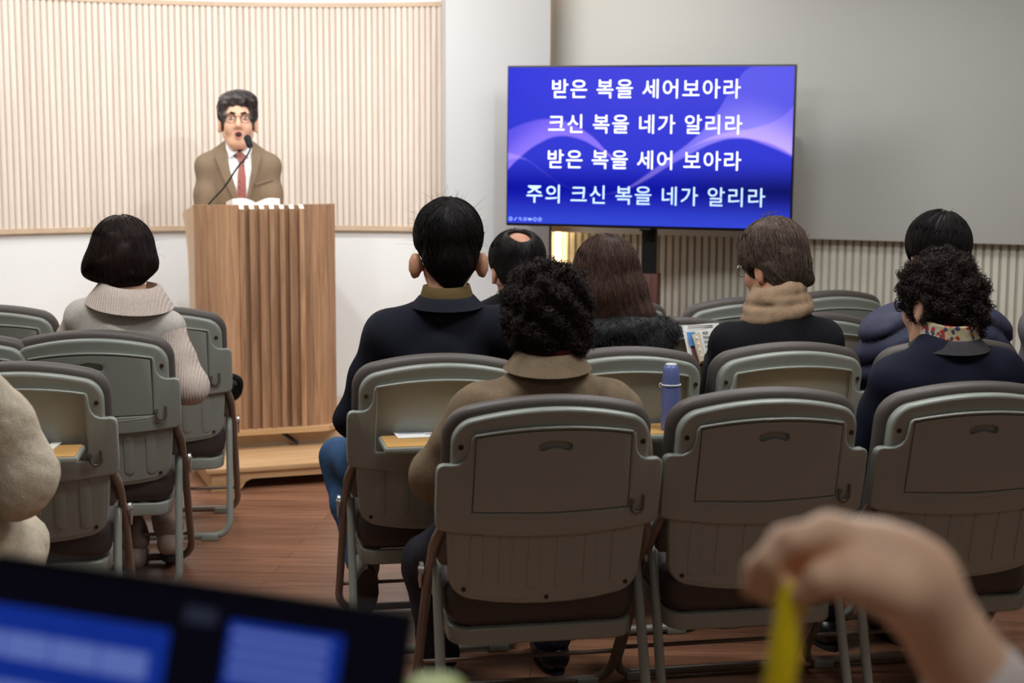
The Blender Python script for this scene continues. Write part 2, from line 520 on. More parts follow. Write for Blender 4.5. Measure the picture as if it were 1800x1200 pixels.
# low stage with the lectern
LROT = math.radians(20)
LR3 = Matrix.Rotation(LROT, 3, 'Z')
lec_o = at(476, 600, 6.72); lec_o.z = 0
STG = 0.15
def lw(u, v): return lec_o + LR3 @ Vector((u, v, 0))
poly = [lw(-1.5, 0.06), lw(0.95, 0.06), lw(0.95, 0.55), lw(-1.7, 0.55)]
poly = [(p.x, p.y) for p in poly]
poly = poly[:2] + [arc_pt(0.36, AR - 0.01)] + [arc_pt(a, AR - 0.01) for a in (0.2, 0.0, -0.2, -0.4, -0.6)] + [(poly[0][0], poly[0][1] + 0.12)]
stage = struct(MB().prism(poly, 0.0, STG).build('floor_stage', M_stage, smooth=0))

# ceiling lamps; the one nearest the camera is an added fill
for x, y, p in CEILING_PANELS_AND_FILL:
    L = empty('ceiling_light', (x, y, CEIL))
    tag(L, 'slim rectangular white ceiling light panel above the hall', 'ceiling light', 'ceiling light panels')
    MB().box((0, 0, -0.012), (1.2, 0.32, 0.024), bevel=0.004).build('frame', M_white, L)
    MB().box((0, 0, -0.026), (1.14, 0.27, 0.006)).build('diffuser', mat('diffuser', (1, 1, 1, 1), 0.5, emit=(1, 0.97, 0.92, 1), estr=2.0), L)
for x, y in STAGE_SPOTS:
    L = empty('spot_lamp', (x, y, CEIL))
    tag(L, 'round ceiling spot lamp aimed at the stage', 'spot lamp', 'ceiling spot lamps')
    MB().lathe([(0.06, -0.09), (0.06, -0.002), (0.03, -0.001)], 20).build('housing', M_white, L)

# ================================================================== TELEVISION
TVROT = -math.radians(16)
tv = empty('television', at(1136.5, 259, 7.0)); tv.location.z -= 0
tv.rotation_euler = (0, math.radians(0.35), TVROT)
tag(tv, 'large flat television showing four lines of song words on a blue wave background', 'television')
TW, TH = 1.318, 0.735
MB().box((0, 0.02, 0), (TW, 0.035, TH), bevel=0.004).build('casing', M_black, tv)
MB().box((0, 0.045, -0.08), (0.7, 0.04, 0.4), bevel=0.01).build('rear_housing', M_black, tv)
MB().box((0.0, 0.004, -TH / 2 - 0.004), (0.05, 0.012, 0.012), bevel=0.002).build('sensor', M_black, tv)

class NX:
    """tiny expression builder for math nodes"""
    nt = None
    def __init__(s, k): s.k = k
    @staticmethod
    def op(o, a, b=None, c=None):
        n = NX.nt.nodes.new('ShaderNodeMath'); n.operation = o
        for i, q in enumerate((a, b, c)):
            if q is None: continue
            if isinstance(q, NX): NX.nt.links.new(q.k, n.inputs[i])
            else: n.inputs[i].default_value = q
        return NX(n.outputs[0])
    def __add__(a, b): return NX.op('ADD', a, b)
    def __radd__(a, b): return NX.op('ADD', b, a)
    def __sub__(a, b): return NX.op('SUBTRACT', a, b)
    def __rsub__(a, b): return NX.op('SUBTRACT', b, a)
    def __mul__(a, b): return NX.op('MULTIPLY', a, b)
    def __rmul__(a, b): return NX.op('MULTIPLY', b, a)
    def curve(a, pts):
        n = NX.nt.nodes.new('ShaderNodeFloatCurve'); c = n.mapping.curves[0]
        while len(c.points) < len(pts): c.points.new(0.5, 0.5)
        for p, q in zip(c.points, pts): p.location = q; p.handle_type = 'AUTO'
        n.mapping.update(); n.inputs['Factor'].default_value = 1
        NX.nt.links.new(a.k, n.inputs['Value'])
        return NX(n.outputs[0])
    def step(a, lo, hi):
        n = NX.nt.nodes.new('ShaderNodeMapRange'); n.interpolation_type = 'SMOOTHSTEP'
        n.inputs['From Min'].default_value = lo; n.inputs['From Max'].default_value = hi
        NX.nt.links.new(a.k, n.inputs['Value']); return NX(n.outputs[0])

def screen_mat():
    m = bpy.data.materials.new('screen_picture'); m.use_nodes = True
    nt = m.node_tree; NX.nt = nt; nt.nodes.clear()
    out = nt.nodes.new('ShaderNodeOutputMaterial'); em = nt.nodes.new('ShaderNodeEmission')
    tc = nt.nodes.new('ShaderNodeTexCoord'); sp = nt.nodes.new('ShaderNodeSeparateXYZ')
    nt.links.new(tc.outputs['Object'], sp.inputs[0])
    x = NX(sp.outputs[0]) * (1 / TW) + 0.5           # 0..1 left to right
    y = NX(sp.outputs[2]) * (1 / TH) + 0.5           # 0..1 bottom to top
    # two bright ribbons, each between an upper and a lower edge
    u1 = x.curve([(0, .60), (.07, .655), (.15, .68), (.22, .66), (.30, .585), (.38, .455), (.47, .36), (.56, .40), (.66, .52), (.76, .60), (.86, .63), (.94, .68), (1, .78)])
    l1 = x.curve([(0, .33), (.05, .42), (.12, .51), (.19, .555), (.26, .54), (.33, .48), (.40, .40), (.48, .37), (.56, .42), (.66, .50), (.74, .545), (.82, .555), (.90, .515), (1, .44)])
    u2 = x.curve([(0, .47), (.06, .44), (.13, .36), (.2, .275), (.28, .225), (.35, .215), (.42, .25), (.5, .34), (.58, .45), (.66, .56), (.73, .70), (.80, .90), (.86, 1), (1, 1)])
    l2 = x.curve([(0, .40), (.06, .41), (.13, .34), (.2, .26), (.28, .21), (.35, .20), (.42, .225), (.5, .29), (.58, .38), (.66, .46), (.73, .52), (.8, .55), (.88, .54), (1, .45)])
    def ribbon(u, l, edge=0.02):
        du = u - y; dl = y - l
        inside = du.step(0, edge) * dl.step(0, edge)
        return inside
    r1 = ribbon(u1, l1); r2 = ribbon(u2, l2)
    g1 = (y - l1).step(0.22, 0.0) * r1                # brighter along the lower edge
    g2 = (y - l2).step(0.30, 0.0) * r2
    right = x.step(0.45, 0.95)
    low = y.step(0.46, 0.22) * y.step(0.02, 0.26)     # dark band low in the picture
    top = y.step(0.35, 1.0)
    mid = (1 - (x - 0.55) * (x - 0.55) * 3.0)
    # channel values (linear light)
    R = 0.035 + top * mid * 0.03 + r1 * 0.09 + g1 * 0.16 + r2 * 0.07 + g2 * (0.08 + right * 0.16) - low * 0.030
    G = 0.045 + top * mid * 0.02 + r1 * 0.05 + g1 * 0.10 + r2 * 0.06 + g2 * (0.05 + right * 0.14) + y.step(0.2, 0.0) * 0.02 - low * 0.038
    B = 0.66 + top * 0.08 + r1 * 0.16 + g1 * 0.22 + r2 * 0.12 + g2 * (0.1 + right * 0.2) - low * (0.28 + right * 0.25)
    cb = nt.nodes.new('ShaderNodeCombineXYZ')
    for i, q in enumerate((R, G, B)): nt.links.new(q.k, cb.inputs[i])
    nt.links.new(cb.outputs[0], em.inputs['Color']); em.inputs['Strength'].default_value = 1.0
    nt.links.new(em.outputs[0], out.inputs['Surface'])
    return m
M_screen = screen_mat()
MB().box((0, -0.001, 0.002), (TW - 0.016, 0.006, TH - 0.022)).build('screen', M_screen, tv, smooth=0)
M_lyric = mat('lyric_white', (0.9, 0.92, 1, 1), 0.5, emit=(0.86, 0.9, 1, 1), estr=1.0)
M_lyric2 = mat('lyric_pale_blue', (0.5, 0.68, 0.9, 1), 0.5, emit=(0.42, 0.62, 0.86, 1), estr=0.9)
lines = [('받은 복을 세어보아라', 1132, 160, 318), ('크신 복을 네가 알리라', 1131, 221, 328), ('받은 복을 세어 보아라', 1131, 283, 328), ('주의 크신 복을 네가 알리라', 1133, 345, 406)]
for i, (s, cx, cy, wpx) in enumerate(lines):
    # centre on the screen, width scaled to the line's width in the photograph
    ux = (cx - 1136.5) / 487.0 * TW; uz = -(cy - 258.5) / 284.0 * TH
    R = Matrix.Translation((ux, -0.0045, uz)) @ Matrix.Rotation(PI / 2, 4, 'X')
    o = text_mesh(s, 0.1, 0.0005, 'lyric_line', M_lyric2 if i == 3 else M_lyric, tv, Matrix.Identity(4), space=1.12)
    xs = [v.co.x for v in o.data.vertices]
    wid = max(xs) - min(xs); want = wpx / 487.0 * TW; k = want / wid
    hs_ = 0.93
    mid_x = (max(xs) + min(xs)) / 2
    o.data.transform(R @ Matrix.Diagonal((k, hs_, 1, 1)) @ Matrix.Translation((-mid_x, 0, 0)))
    # one mesh per word: cut the line where a wide gap runs through it
    bmw = bmesh.new(); bmw.from_mesh(o.data); bmw.verts.ensure_lookup_table(); seen = set(); spans = []
    for v0 in bmw.verts:
        if v0.index in seen: continue
        st_ = [v0]; seen.add(v0.index); xa = xb = v0.co.x
        while st_:
            v = st_.pop(); xa = min(xa, v.co.x); xb = max(xb, v.co.x)
            for e in v.link_edges:
                w_ = e.other_vert(v)
                if w_.index not in seen: seen.add(w_.index); st_.append(w_)
        spans.append((xa, xb))
    bmw.free(); spans.sort(); gaps = []; end = spans[0][1]
    for a, b in spans[1:]:
        if a - end > 0.026: gaps.append((a + end) / 2)
        end = max(end, b)
    cutsx = [-9] + gaps + [9]
    for a, b in zip(cutsx[:-1], cutsx[1:]):
        bmw = bmesh.new(); bmw.from_mesh(o.data)
        bmesh.ops.delete(bmw, geom=[v for v in bmw.verts if not a < v.co.x < b], context='VERTS')
        me = bpy.data.meshes.new('lyric_word'); bmw.to_mesh(me); bmw.free(); me.materials.append(o.data.materials[0])
        link('lyric_word', me, tv)
    bpy.data.objects.remove(o)
# slide-show control symbols in the lower left corner of the picture
M_icon = mat('icon_blue', (0.25, 0.35, 0.9, 1), 0.5, emit=(0.25, 0.36, 0.95, 1), estr=1.0)
def ic(i): return Vector((-TW / 2 + 0.024 + i * 0.0235, -0.0045, -TH / 2 + 0.032))
def ring(mb, c, r, t=0.0012, n=18): mb.tube([c + Vector((r * math.cos(2 * PI * k / n), 0, r * math.sin(2 * PI * k / n))) for k in range(n)], t, 4, closed=True)
mb = MB(); ring(mb, ic(0), 0.008); mb.add([ic(0) + Vector(q) for q in ((-.004, 0, 0), (.003, 0, .004), (.003, 0, -.004))], [(0, 1, 2)]); mb.build('screen_symbol', M_icon, tv)
mb = MB(); mb.tube([ic(1) + Vector((-.006, 0, -.007)), ic(1) + Vector((.006, 0, .007))], 0.002, 5); mb.build('screen_symbol', M_icon, tv)
mb = MB(); ring(mb, ic(2) + Vector((-.002, 0, .002)), 0.005); mb.tube([ic(2) + Vector((.002, 0, -.002)), ic(2) + Vector((.008, 0, -.008))], 0.0014, 5); mb.build('screen_symbol', M_icon, tv)
mb = MB(); q = ic(3)
mb.tube([q + Vector(v) for v in ((-.008, 0, -.006), (.008, 0, -.006), (.008, 0, .006), (-.008, 0, .006))], 0.0012, 4, closed=True); mb.tube([q + Vector((-.008, 0, 0)), q + Vector((.008, 0, 0))], 0.001, 4); mb.build('screen_symbol', M_icon, tv)
mb = MB(); q = ic(4); mb.box(q + Vector((-.002, 0, 0)), (.012, .001, .011)); mb.add([q + Vector(v) for v in ((.005, 0, 0), (.010, 0, .005), (.010, 0, -.005))], [(0, 1, 2)]); mb.build('screen_symbol', M_icon, tv)
for i in (5, 6):
    mb = MB(); ring(mb, ic(i), 0.008)
    if i == 5:
        for d in (-.0035, 0, .0035): mb.box(ic(i) + Vector((d, 0, 0)), (.002, .001, .002))
    else: mb.add([ic(i) + Vector(q) for q in ((.004, 0, 0), (-.003, 0, .004), (-.003, 0, -.004))], [(0, 1, 2)])
    mb.build('screen_symbol', M_icon, tv)

tvl = at(1140, 440, 7.12)
st = empty('television_stand', (tvl.x, tvl.y, 0)); st.rotation_euler = (0, 0, TVROT)
tag(st, 'black television stand post with a brown wood sleeve below the screen', 'stand')
M_walnut = wood('walnut', srgb(96, 52, 38), srgb(70, 36, 28), scale=6)
MB().box((0, 0.02, 0.84), (0.068, 0.04, 1.2), bevel=0.004).build('post', M_black, st)
MB().box((0, 0.0, 0.44), (0.105, 0.09, 0.82), bevel=0.004).build('wood_sleeve', M_walnut, st)
MB().box((0, 0.0, 0.025), (0.75, 0.5, 0.05), bevel=0.01).build('base', M_black, st)
MB().box((0.16, 0.03, 0.60), (0.42, 0.22, 0.07), bevel=0.006).build('shelf', M_black, st)

# ================================================================== LECTERN AND STEP
lec = empty('lectern', (lec_o.x, lec_o.y, STG), LROT)
tag(lec, 'tall ash wood lectern with vertical front slats, standing on the low stage', 'lectern')
LT = 1.175 - STG
def lectern_plan(inset=0.0, w=0.30, d=0.0):
    i = inset
    return [(-w + i, 0.10), (-w + 0.055, 0.012 + i), (w - 0.055, 0.012 + i), (w - i, 0.10)]
LHW = 0.312
Z0 = 0.035
mb = MB()
# front skin: separate vertical boards side by side, the middle ones alternate proud and recessed
xs = [-LHW, -0.215, -0.165, -0.125]
def board_strip(xa, xb, ya, yb, za, zb, t=0.03):
    mb.add([(xa, ya, za), (xb, yb, za), (xb, yb + t, za), (xa, ya + t, za), (xa, ya, zb), (xb, yb, zb), (xb, yb + t, zb), (xa, ya + t, zb)],
           [(0, 1, 5, 4), (1, 2, 6, 5), (2, 3, 7, 6), (3, 0, 4, 7), (4, 5, 6, 7), (3, 2, 1, 0)])
def fy(x): return 0.012 + 0.05 * max(0, (abs(x) - 0.255) / 0.057) ** 1.0 + 0.012 * (x / 0.3) ** 2
edges = [-LHW, -0.262, -0.215, -0.168, -0.128]
for a, b in zip(edges[:-1], edges[1:]): board_strip(a, b, fy(a), fy(b), Z0, LT)
edges = [0.158, 0.198, 0.262, LHW]
for a, b in zip(edges[:-1], edges[1:]): board_strip(a, b, fy(a), fy(b), Z0, LT)
sx = -0.128; w7 = (0.158 + 0.128) / 13.0
for k in range(13):
    a = sx + k * w7; b = a + w7
    if k % 2 == 0: board_strip(a, b, 0.004, 0.004, Z0, LT - 0.018, 0.03)
    else: board_strip(a, b, 0.024, 0.024, Z0, LT - 0.004, 0.02)
mb.build('front_panel', M_ash, lec, smooth=0)
M_tip_lit = mat('slat_tip_lit', srgb(240, 226, 206), 0.4)  # paler than the slats: light on their cut tops put into the colour
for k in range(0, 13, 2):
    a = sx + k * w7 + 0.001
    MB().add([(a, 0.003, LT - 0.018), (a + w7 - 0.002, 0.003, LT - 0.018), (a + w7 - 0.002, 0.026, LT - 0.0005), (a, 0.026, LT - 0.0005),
              (a, 0.03, LT - 0.018), (a + w7 - 0.002, 0.03, LT - 0.018)], [(0, 1, 2, 3), (0, 3, 4), (1, 5, 2), (3, 2, 5, 4), (0, 4, 5, 1)]).build('slat_tip', M_tip_lit, lec, smooth=0)
for s in (-1, 1):
    prof = [(0.082, Z0), (0.27, Z0), (0.26, 0.30), (0.27, 0.60), (0.30, 0.80), (0.37, 0.93), (0.45, LT - 0.055), (0.41, LT - 0.043), (0.09, LT - 0.003), (0.082, LT - 0.003)]
    m2 = MB(); nn = len(prof); x0, x1 = (s * (LHW - 0.001), s * (LHW - 0.022))
    m2.add([(x0, p[0], p[1]) for p in prof] + [(x1, p[0], p[1]) for p in prof],
           [tuple(range(nn)), tuple(range(2 * nn - 1, nn - 1, -1))] + [(i, (i + 1) % nn, nn + (i + 1) % nn, nn + i) for i in range(nn)])
    m2.build('side_panel', M_ash_side, lec, smooth=0)
MB().add([(-0.285, 0.08, LT - 0.006), (0.285, 0.08, LT - 0.006), (0.29, 0.43, LT - 0.050), (-0.29, 0.43, LT - 0.050), (-0.285, 0.08, LT - 0.03), (0.285, 0.08, LT - 0.03), (0.29, 0.43, LT - 0.078), (-0.29, 0.43, LT - 0.078)],
         [(0, 1, 2, 3), (7, 6, 5, 4), (0, 4, 5, 1), (1, 5, 6, 2), (2, 6, 7, 3), (3, 7, 4, 0)]).build('desk_top', M_ash_side, lec, smooth=0)
MB().box((0, 0.2, 0.45), (0.58, 0.02, 0.82)).build('inner_board', M_ash_side, lec, smooth=0)
plank = [(-LHW - 0.01, 0.075), (-0.255, -0.012), (0.255, -0.012), (LHW + 0.012, 0.06), (LHW + 0.012, 0.32), (-LHW - 0.01, 0.32)]
MB().prism(plank, 0.012, Z0).build('base_plank', M_ash_x, lec, smooth=0)
for s in (-0.24, 0.26):
    for y in (0.06, 0.28): MB().lathe([(0.02, 0), (0.02, 0.012)], 12, (s, y, 0)).build('foot', M_rubber, lec)
cb = MB().tube(smooth_path([lw(0.02, 0.16) + Vector((0, 0, 0.185)), lw(0.02, 0.09) + Vector((0, 0, 0.178)), lw(0.045, 0.05) + Vector((0, 0, 0.163)), lw(0.09, 0.035) + Vector((0, 0, 0.13)), lw(0.12, 0.02) + Vector((0, 0, 0.108))], 6), 0.008, 8).build('cable', M_rubber)
tag(cb, 'black cable running out from under the lectern over the stage edge', 'cable')

stp = empty('step', lw(0.14, 0.0), LROT)
tag(stp, 'low oak step with a cut-out front apron in front of the lectern stage', 'step')
SW, SD, SH = 0.98, 0.42, 0.098
MB().box((0, -0.17, SH - 0.011), (SW, SD, 0.022), bevel=0.003).build('tread', M_ash_x, stp)
hw = SW / 2 - 0.02
ap = [(-hw, 0.0), (-hw + 0.12, 0.0), (-hw + 0.13, 0.012), (-hw + 0.145, 0.035), (-hw + 0.17, 0.045), (hw - 0.17, 0.045), (hw - 0.145, 0.035), (hw - 0.13, 0.012), (hw - 0.12, 0), (hw, 0), (hw, SH - 0.022), (-hw, SH - 0.022)]
plate(ap, [], -0.37, -0.35, 0.001).build('apron', M_ash_x, stp, smooth=0)
for s in (-1, 1): MB().box((s * (hw - 0.01), -0.17, (SH - 0.022) / 2 + 0.002), (0.02, 0.37, SH - 0.026)).build('side_board', M_ash_x, stp, smooth=0)
# ================================================================== FOLDING CHAIRS
M_shell = mat('chair_plastic', srgb(146, 151, 142), 0.30, bump=0.04, bscale=700)
M_cush = mat('chair_vinyl', srgb(84, 77, 72), 0.5, bump=0.12, bscale=500)
M_seat = mat('seat_vinyl', srgb(58, 50, 48), 0.42, bump=0.12, bscale=500)
M_tube = mat('taupe_tube', srgb(128, 112, 98), 0.35)
M_leg = mat('grey_green_tube', srgb(142, 146, 136), 0.3)
M_hook = mat('hook_plastic', srgb(96, 88, 80), 0.4)
M_screw = mat('screw_metal', srgb(60, 48, 34), 0.5, metal=0.5)
M_traytop = mat('tray_laminate', srgb(196, 150, 88), 0.4, noise=0.08, nscale=12, stretch=(1, 6, 6))

CUTS = [x * 0.03 for x in range(-8, 9)]
BUL = 0.034
def bendf(p):
    t = min(1.0, abs(p.x) / 0.27)
    return Vector((p.x, p.y + (0.84 - p.z) * 0.22 - BUL * (1 - t * t), p.z))
def mirror(half):
    half = [(0.0 if abs(x) < 1e-3 else x, z) for x, z in half]
    return half + [(-x, z) for x, z in reversed(half) if x > 0]
def arcpts(cx, cz, r, a0, a1, n): return [(cx + r * math.cos(math.radians(a0 + (a1 - a0) * i / n)), cz + r * math.sin(math.radians(a0 + (a1 - a0) * i / n))) for i in range(n + 1)]

def topline(x, zc, drop, w): return zc - drop * (x / w) ** 2
def out_rim(w, zt, z0, r=0.062):
    half = [(0.0001, z0), (w - 0.01, z0), (w, z0 + 0.01)]
    zc = zt - 0.022 - r
    half += arcpts(w - r, zc, r, 0, 74, 8)
    xe = half[-1][0]; ze = half[-1][1]
    for k in range(1, 7):
        x = xe * (1 - k / 6); half.append((max(x, 0.0001), zt - (zt - ze) * (x / xe) ** 2))
    return mirror(half)
def out_B():
    half = [(0.0001, 0.528)] + [(x, 0.528 + 0.018 * (x / 0.262) ** 2) for x in (0.05, 0.1, 0.15, 0.2, 0.25)]
    half += [(0.262, 0.549), (0.265, 0.556), (0.267, 0.60), (0.267, 0.685), (0.265, 0.697), (0.259, 0.704), (0.250, 0.707), (0.238, 0.7065), (0.222, 0.708), (0.209, 0.715), (0.2, 0.727), (0.196, 0.742), (0.194, 0.765), (0.191, 0.774), (0.184, 0.779)]
    for k in range(1, 7):
        x = 0.184 * (1 - k / 6); half.append((max(x, 0.0001), 0.797 - 0.018 * (x / 0.184) ** 2))
    return mirror(half)
def lid(sh):
    w = 0.186 - sh
    half = [(0.0001, 0.586 + sh), (w, 0.590 + sh), (w - 0.003, 0.772 - sh)]
    for k in range(1, 7):
        x = (w - 0.003) * (1 - k / 6); half.append((max(x, 0.0001), 0.789 - sh - 0.017 * (x / 0.184) ** 2))
    return mirror(half)
def bean():
    pts = arcpts(0.03, 0.748, 0.010, -80, 80, 5) + [(0.015, 0.7625), (0, 0.764), (-0.015, 0.7625)] + arcpts(-0.03, 0.748, 0.010, 100, 260, 5) + [(-0.018, 0.742), (-0.008, 0.7455), (0.008, 0.7455), (0.018, 0.742)]
    return pts
def out_D(sh=0.0):
    half = [(0.0001, 0.352 + sh)] + [(x, 0.352 + sh + 0.012 * (x / 0.17) ** 2) for x in (0.06, 0.12)]
    half += arcpts(0.168, 0.428, 0.062 - sh, -82, 0, 7)
    half += [(0.236 - sh, 0.50), (0.240 - sh, 0.565)]
    half += [(0.12, 0.565), (0.0001, 0.565)]
    return mirror(half)
def slot(cx, z0, z1, r): return arcpts(cx, z1 - r, r, 0, 180, 6) + arcpts(cx, z0 + r, r, 180, 360, 6)

PROTO = {}
def chair_mesh_parts(tray_open):
    root = empty('folding_chair', (0, 0, 0))
    rim = plate(out_rim(0.233, 0.838, 0.565), [], -0.006, 0.034, 0.011, CUTS, 4).xf(bendf).build('back_rim', M_shell, root, smooth=50)
    b = plate(out_B(), [lid(0)], -0.019, 0.012, 0.005, CUTS, 3)
    b.xf(bendf)
    if not tray_open:                                   # curved crease under the folded tray
        b.tube([bendf(Vector((x, -0.0185, 0.572 + 0.010 * (x / 0.17) ** 2))) for x in [-.17 + .017 * k for k in range(21)]], 0.0014, 5)
    b.build('back_panel', M_shell, root, smooth=50)
    if not tray_open:
        plate(lid(0.002), [bean()], -0.018, -0.006, 0.0012, CUTS, 1).xf(bendf).build('folded_tray', M_shell, root, smooth=40)
    else:
        t = MB().box((0, -0.098, 0.6305), (0.366, 0.17, 0.017), bevel=0.005).build('tray_table', M_shell, root)
        MB().box((0, -0.096, 0.6398), (0.352, 0.158, 0.003), bevel=0.001).build('tray_surface', M_traytop, t)
    d = plate(out_D(), [], -0.004, 0.03, 0.006, CUTS, 3)
    d2 = plate(out_D(0.011), [], -0.0055, 0.0, 0.0012, CUTS, 1); d.add(d2.v, d2.f)
    for cx in (-.17, -.102, -.034, .034, .102, .17):
        s = plate(slot(cx, 0.392, 0.535, 0.015), [], -0.0078, 0.0, 0.0016, (), 2); d.add(s.v, s.f)
    d.xf(bendf).build('lower_panel', M_shell, root, smooth=40)
    pillow(out_rim(0.249, 0.862, 0.44, 0.075), 0.026, 0.085, 0.026, 6).xf(bendf).build('back_cushion', M_cush, root, smooth=180)
    # seat
    def rrect(x0, x1, y0, y1, r): return arcpts(x1 - r, y0 + r, r, -90, 0, 6) + arcpts(x1 - r, y1 - r, r, 0, 90, 6) + arcpts(x0 + r, y1 - r, r, 90, 180, 6) + arcpts(x0 + r, y0 + r, r, 180, 270, 6)
    def seatmap(p): return Vector((p.x, p.z, -p.y + (p.z - 0.1) * 0.12))
    pillow(rrect(-.232, .232, .085, .50, .06), -0.405, -0.288, 0.042, 7).xf(seatmap).build('seat', M_seat, root, smooth=180)
    plate(rrect(-.226, .226, .092, .49, .05), [rrect(-.205, .205, .113, .47, .04)], -0.292, -0.250, 0.006, (), 2).xf(seatmap).build('seat_frame', M_leg, root, smooth=40)
    # tubes
    fp = []
    for s in (-1, 1):
        side = smooth_path([(s * .236, .085, .60), (s * .243, .085, .55), (s * .258, .112, .50), (s * .260, .17, .435), (s * .262, .22, .37), (s * .263, .33, .20), (s * .263, .425, .075)], 5)
        bend = [Vector((s * (.263 - .05 * (1 - math.cos(a))), .425 + .035 * math.sin(a) ** 1, .075 - .057 * math.sin(a))) for a in (0.4, 0.8, 1.2, 1.57)]
        fp.append(side + bend)
    path = fp[0] + list(reversed(fp[1]))
    MB().tube(path, 0.0125, 10).build('front_frame', M_tube, root, smooth=180)
    rp = []
    for s in (-1, 1):
        side = [Vector((s * .246, .185, .475)), Vector((s * .247, .15, .38)), Vector((s * .249, .075, .16)), Vector((s * .250, .045, .075))]
        bend = [Vector((s * (.250 - .05 * (1 - math.cos(a))), .045 - .012 * math.sin(a), .075 - .057 * math.sin(a))) for a in (0.4, 0.8, 1.2, 1.57)]
        rp.append(side + bend)
    MB().tube(rp[0] + list(reversed(rp[1])), 0.0125, 10).build('rear_frame', M_leg, root, smooth=180)
    for s in (-1, 1):
        MB().tube([(s * .246, .178, .457), (s * .246, .187, .48), (s * .246, .188, .483)], [0.0145, 0.0145, 0.011], 10).build('leg_cap', M_leg, root)
        br = MB(); br.tube([(s * .275, .20, .415), (s * .283, .20, .415)], 0.017, 12); br.box((s * .279, .218, .392), (.006, .03, .055), Matrix.Rotation(0.5, 3, 'X'), .002); br.tube([(s * .281, .20, .415), (s * .287, .20, .415)], .006, 8)
        br.build('hinge_bracket', M_chrome, root)
        MB().box((s * .2, .46, .012), (.06, .034, .024), bevel=.004).build('rubber_foot', M_leg, root)
        MB().box((s * .175, .033, .012), (.06, .034, .024), bevel=.004).build('rubber_foot', M_leg, root)
    MB().tube([(-.263, .392, .115), (.263, .392, .115)], 0.006, 8).build('stretcher', M_tube, root, smooth=180)
    for x, z in ((-.214, .748), (.214, .748)):
        p = bendf(Vector((x, -0.006, z))); MB().lathe([(.0065, -.001), (.0065, .002)], 12, p, Matrix.Rotation(PI / 2, 3, 'X')).build('screw', M_screw, root)
    for x, z in ((-.196, .394), (.196, .394), (0, .370)):
        p = bendf(Vector((x, -0.006, z))); MB().lathe([(.0055, -.001), (.0055, .002)], 12, p, Matrix.Rotation(PI / 2, 3, 'X')).build('screw', M_screw, root)
    hk = [Vector((.222, -.021, .618)), Vector((.222, -.024, .60))] + [Vector((.207 + .015 * math.cos(math.radians(a)), -.026, .59 + .015 * math.sin(math.radians(a)))) for a in (-20, -60, -100, -140, -175)] + [Vector((.1935, -.024, .602))]
    MB().tube([bendf(p) for p in hk], 0.0038, 8).tube([bendf(Vector((.1935, -.014, .604))), bendf(Vector((.1935, -.027, .604)))], .006, 8).build('bag_hook', M_hook, root, smooth=60)
    return root

CH = {}
def place_chair(key, px, py, rot, label, group, opened=False, Y=None):
    """px, py: where the middle of the cushion's top edge shows in the photograph"""
    p = at_z(px, py, 0.862)
    if opened not in PROTO:
        r = chair_mesh_parts(opened); PROTO[opened] = r
    else: r = copy_tree(PROTO[opened])
    rz = math.radians(rot)
    # cushion top sits at local y ~ 0.055 - bulge
    off = Matrix.Rotation(rz, 3, 'Z') @ Vector((0, 0.03, 0))
    r.location = (p.x - off.x, p.y - off.y, 0); r.rotation_euler = (0, 0, rz)
    if key[0] == 'R' and key != 'R1a': r.scale = (0.96, 1, 1)
    tag(r, label, 'chair', group)
    CH[key] = (Vector(r.location), rz)
    return r

G1, G2 = 'grey folding chairs on the right of the aisle', 'grey folding chairs on the left of the aisle'
place_chair('R1a', 968, 691, 11, 'grey folding chair holding the curly haired woman in the brown wool coat', G1)
place_chair('R1b', 1348, 678, 11, 'empty grey folding chair between the brown coat and the dark navy coat, near the flask', G1)
place_chair('R1c', 1712, 668, 11, 'grey folding chair holding the curly haired woman in the dark navy coat', G1)
place_chair('R2a', 772, 619, 11, 'grey folding chair with open tray table behind the man in the navy jacket', G1, True)
place_chair('R2b', 1098, 607, 11, 'grey folding chair with open tray table carrying the blue flask', G1, True)
place_chair('R2c', 1388, 599, 12, 'grey folding chair with open tray table behind the woman in the beige scarf', G1, True)
place_chair('R2d', 1674, 592, 13, 'grey folding chair behind the man in the navy padded jacket', G1)
place_chair('R2e', 1950, 585, 14, 'grey folding chair under the person in grey at the right edge', G1)
place_chair('R3a', 897, 563, 11, 'grey folding chair holding the balding man in the dark jacket', G1)
place_chair('R3b', 1185, 556, 13, 'empty grey folding chair in front of the open hymn book', G1, True)
place_chair('R3c', 1425, 548, 15, 'empty grey folding chair right of the beige scarf, second back from the slatted wall', G1, True)
place_chair('R3d', 1655, 542, 16, 'grey folding chair mostly hidden by the navy padded jacket, near the slatted wall', G1)
place_chair('R4a', 1072, 524, 14, 'empty grey folding chair in front of the brown television stand', G1)
place_chair('R4b', 1306, 521, 16, 'empty grey folding chair left of the beige scarf, nearest the slatted wall', G1)
place_chair('R4c', 1462, 509, 16, 'empty grey folding chair nearest the slatted wall, right of the beige scarf', G1)
place_chair('L1', 28, 633, 9, 'grey folding chair with open tray table beside the cream fleece sleeve', G2, True)
place_chair('L2', 160, 578, 8, 'grey folding chair holding the woman in the beige vest', G2)
place_chair('L2b', -92, 582, 8, 'grey folding chair cut by the left edge beside the woman in the beige vest', G2)
place_chair('L3a', -25, 534, 8, 'empty grey folding chair at the left edge in front of the white wall', G2)
place_chair('L3b', 272, 537, 8, 'empty grey folding chair with a black bag, next to the lectern', G2)
place_chair('L0', -250, 735, 9, 'grey folding chair holding the person in the cream fleece coat', G2)
# ================================================================== ORGANIC SURFACES (signed distance fields meshed by surface nets)
def V3(p): return np.array(p, dtype=np.float64)

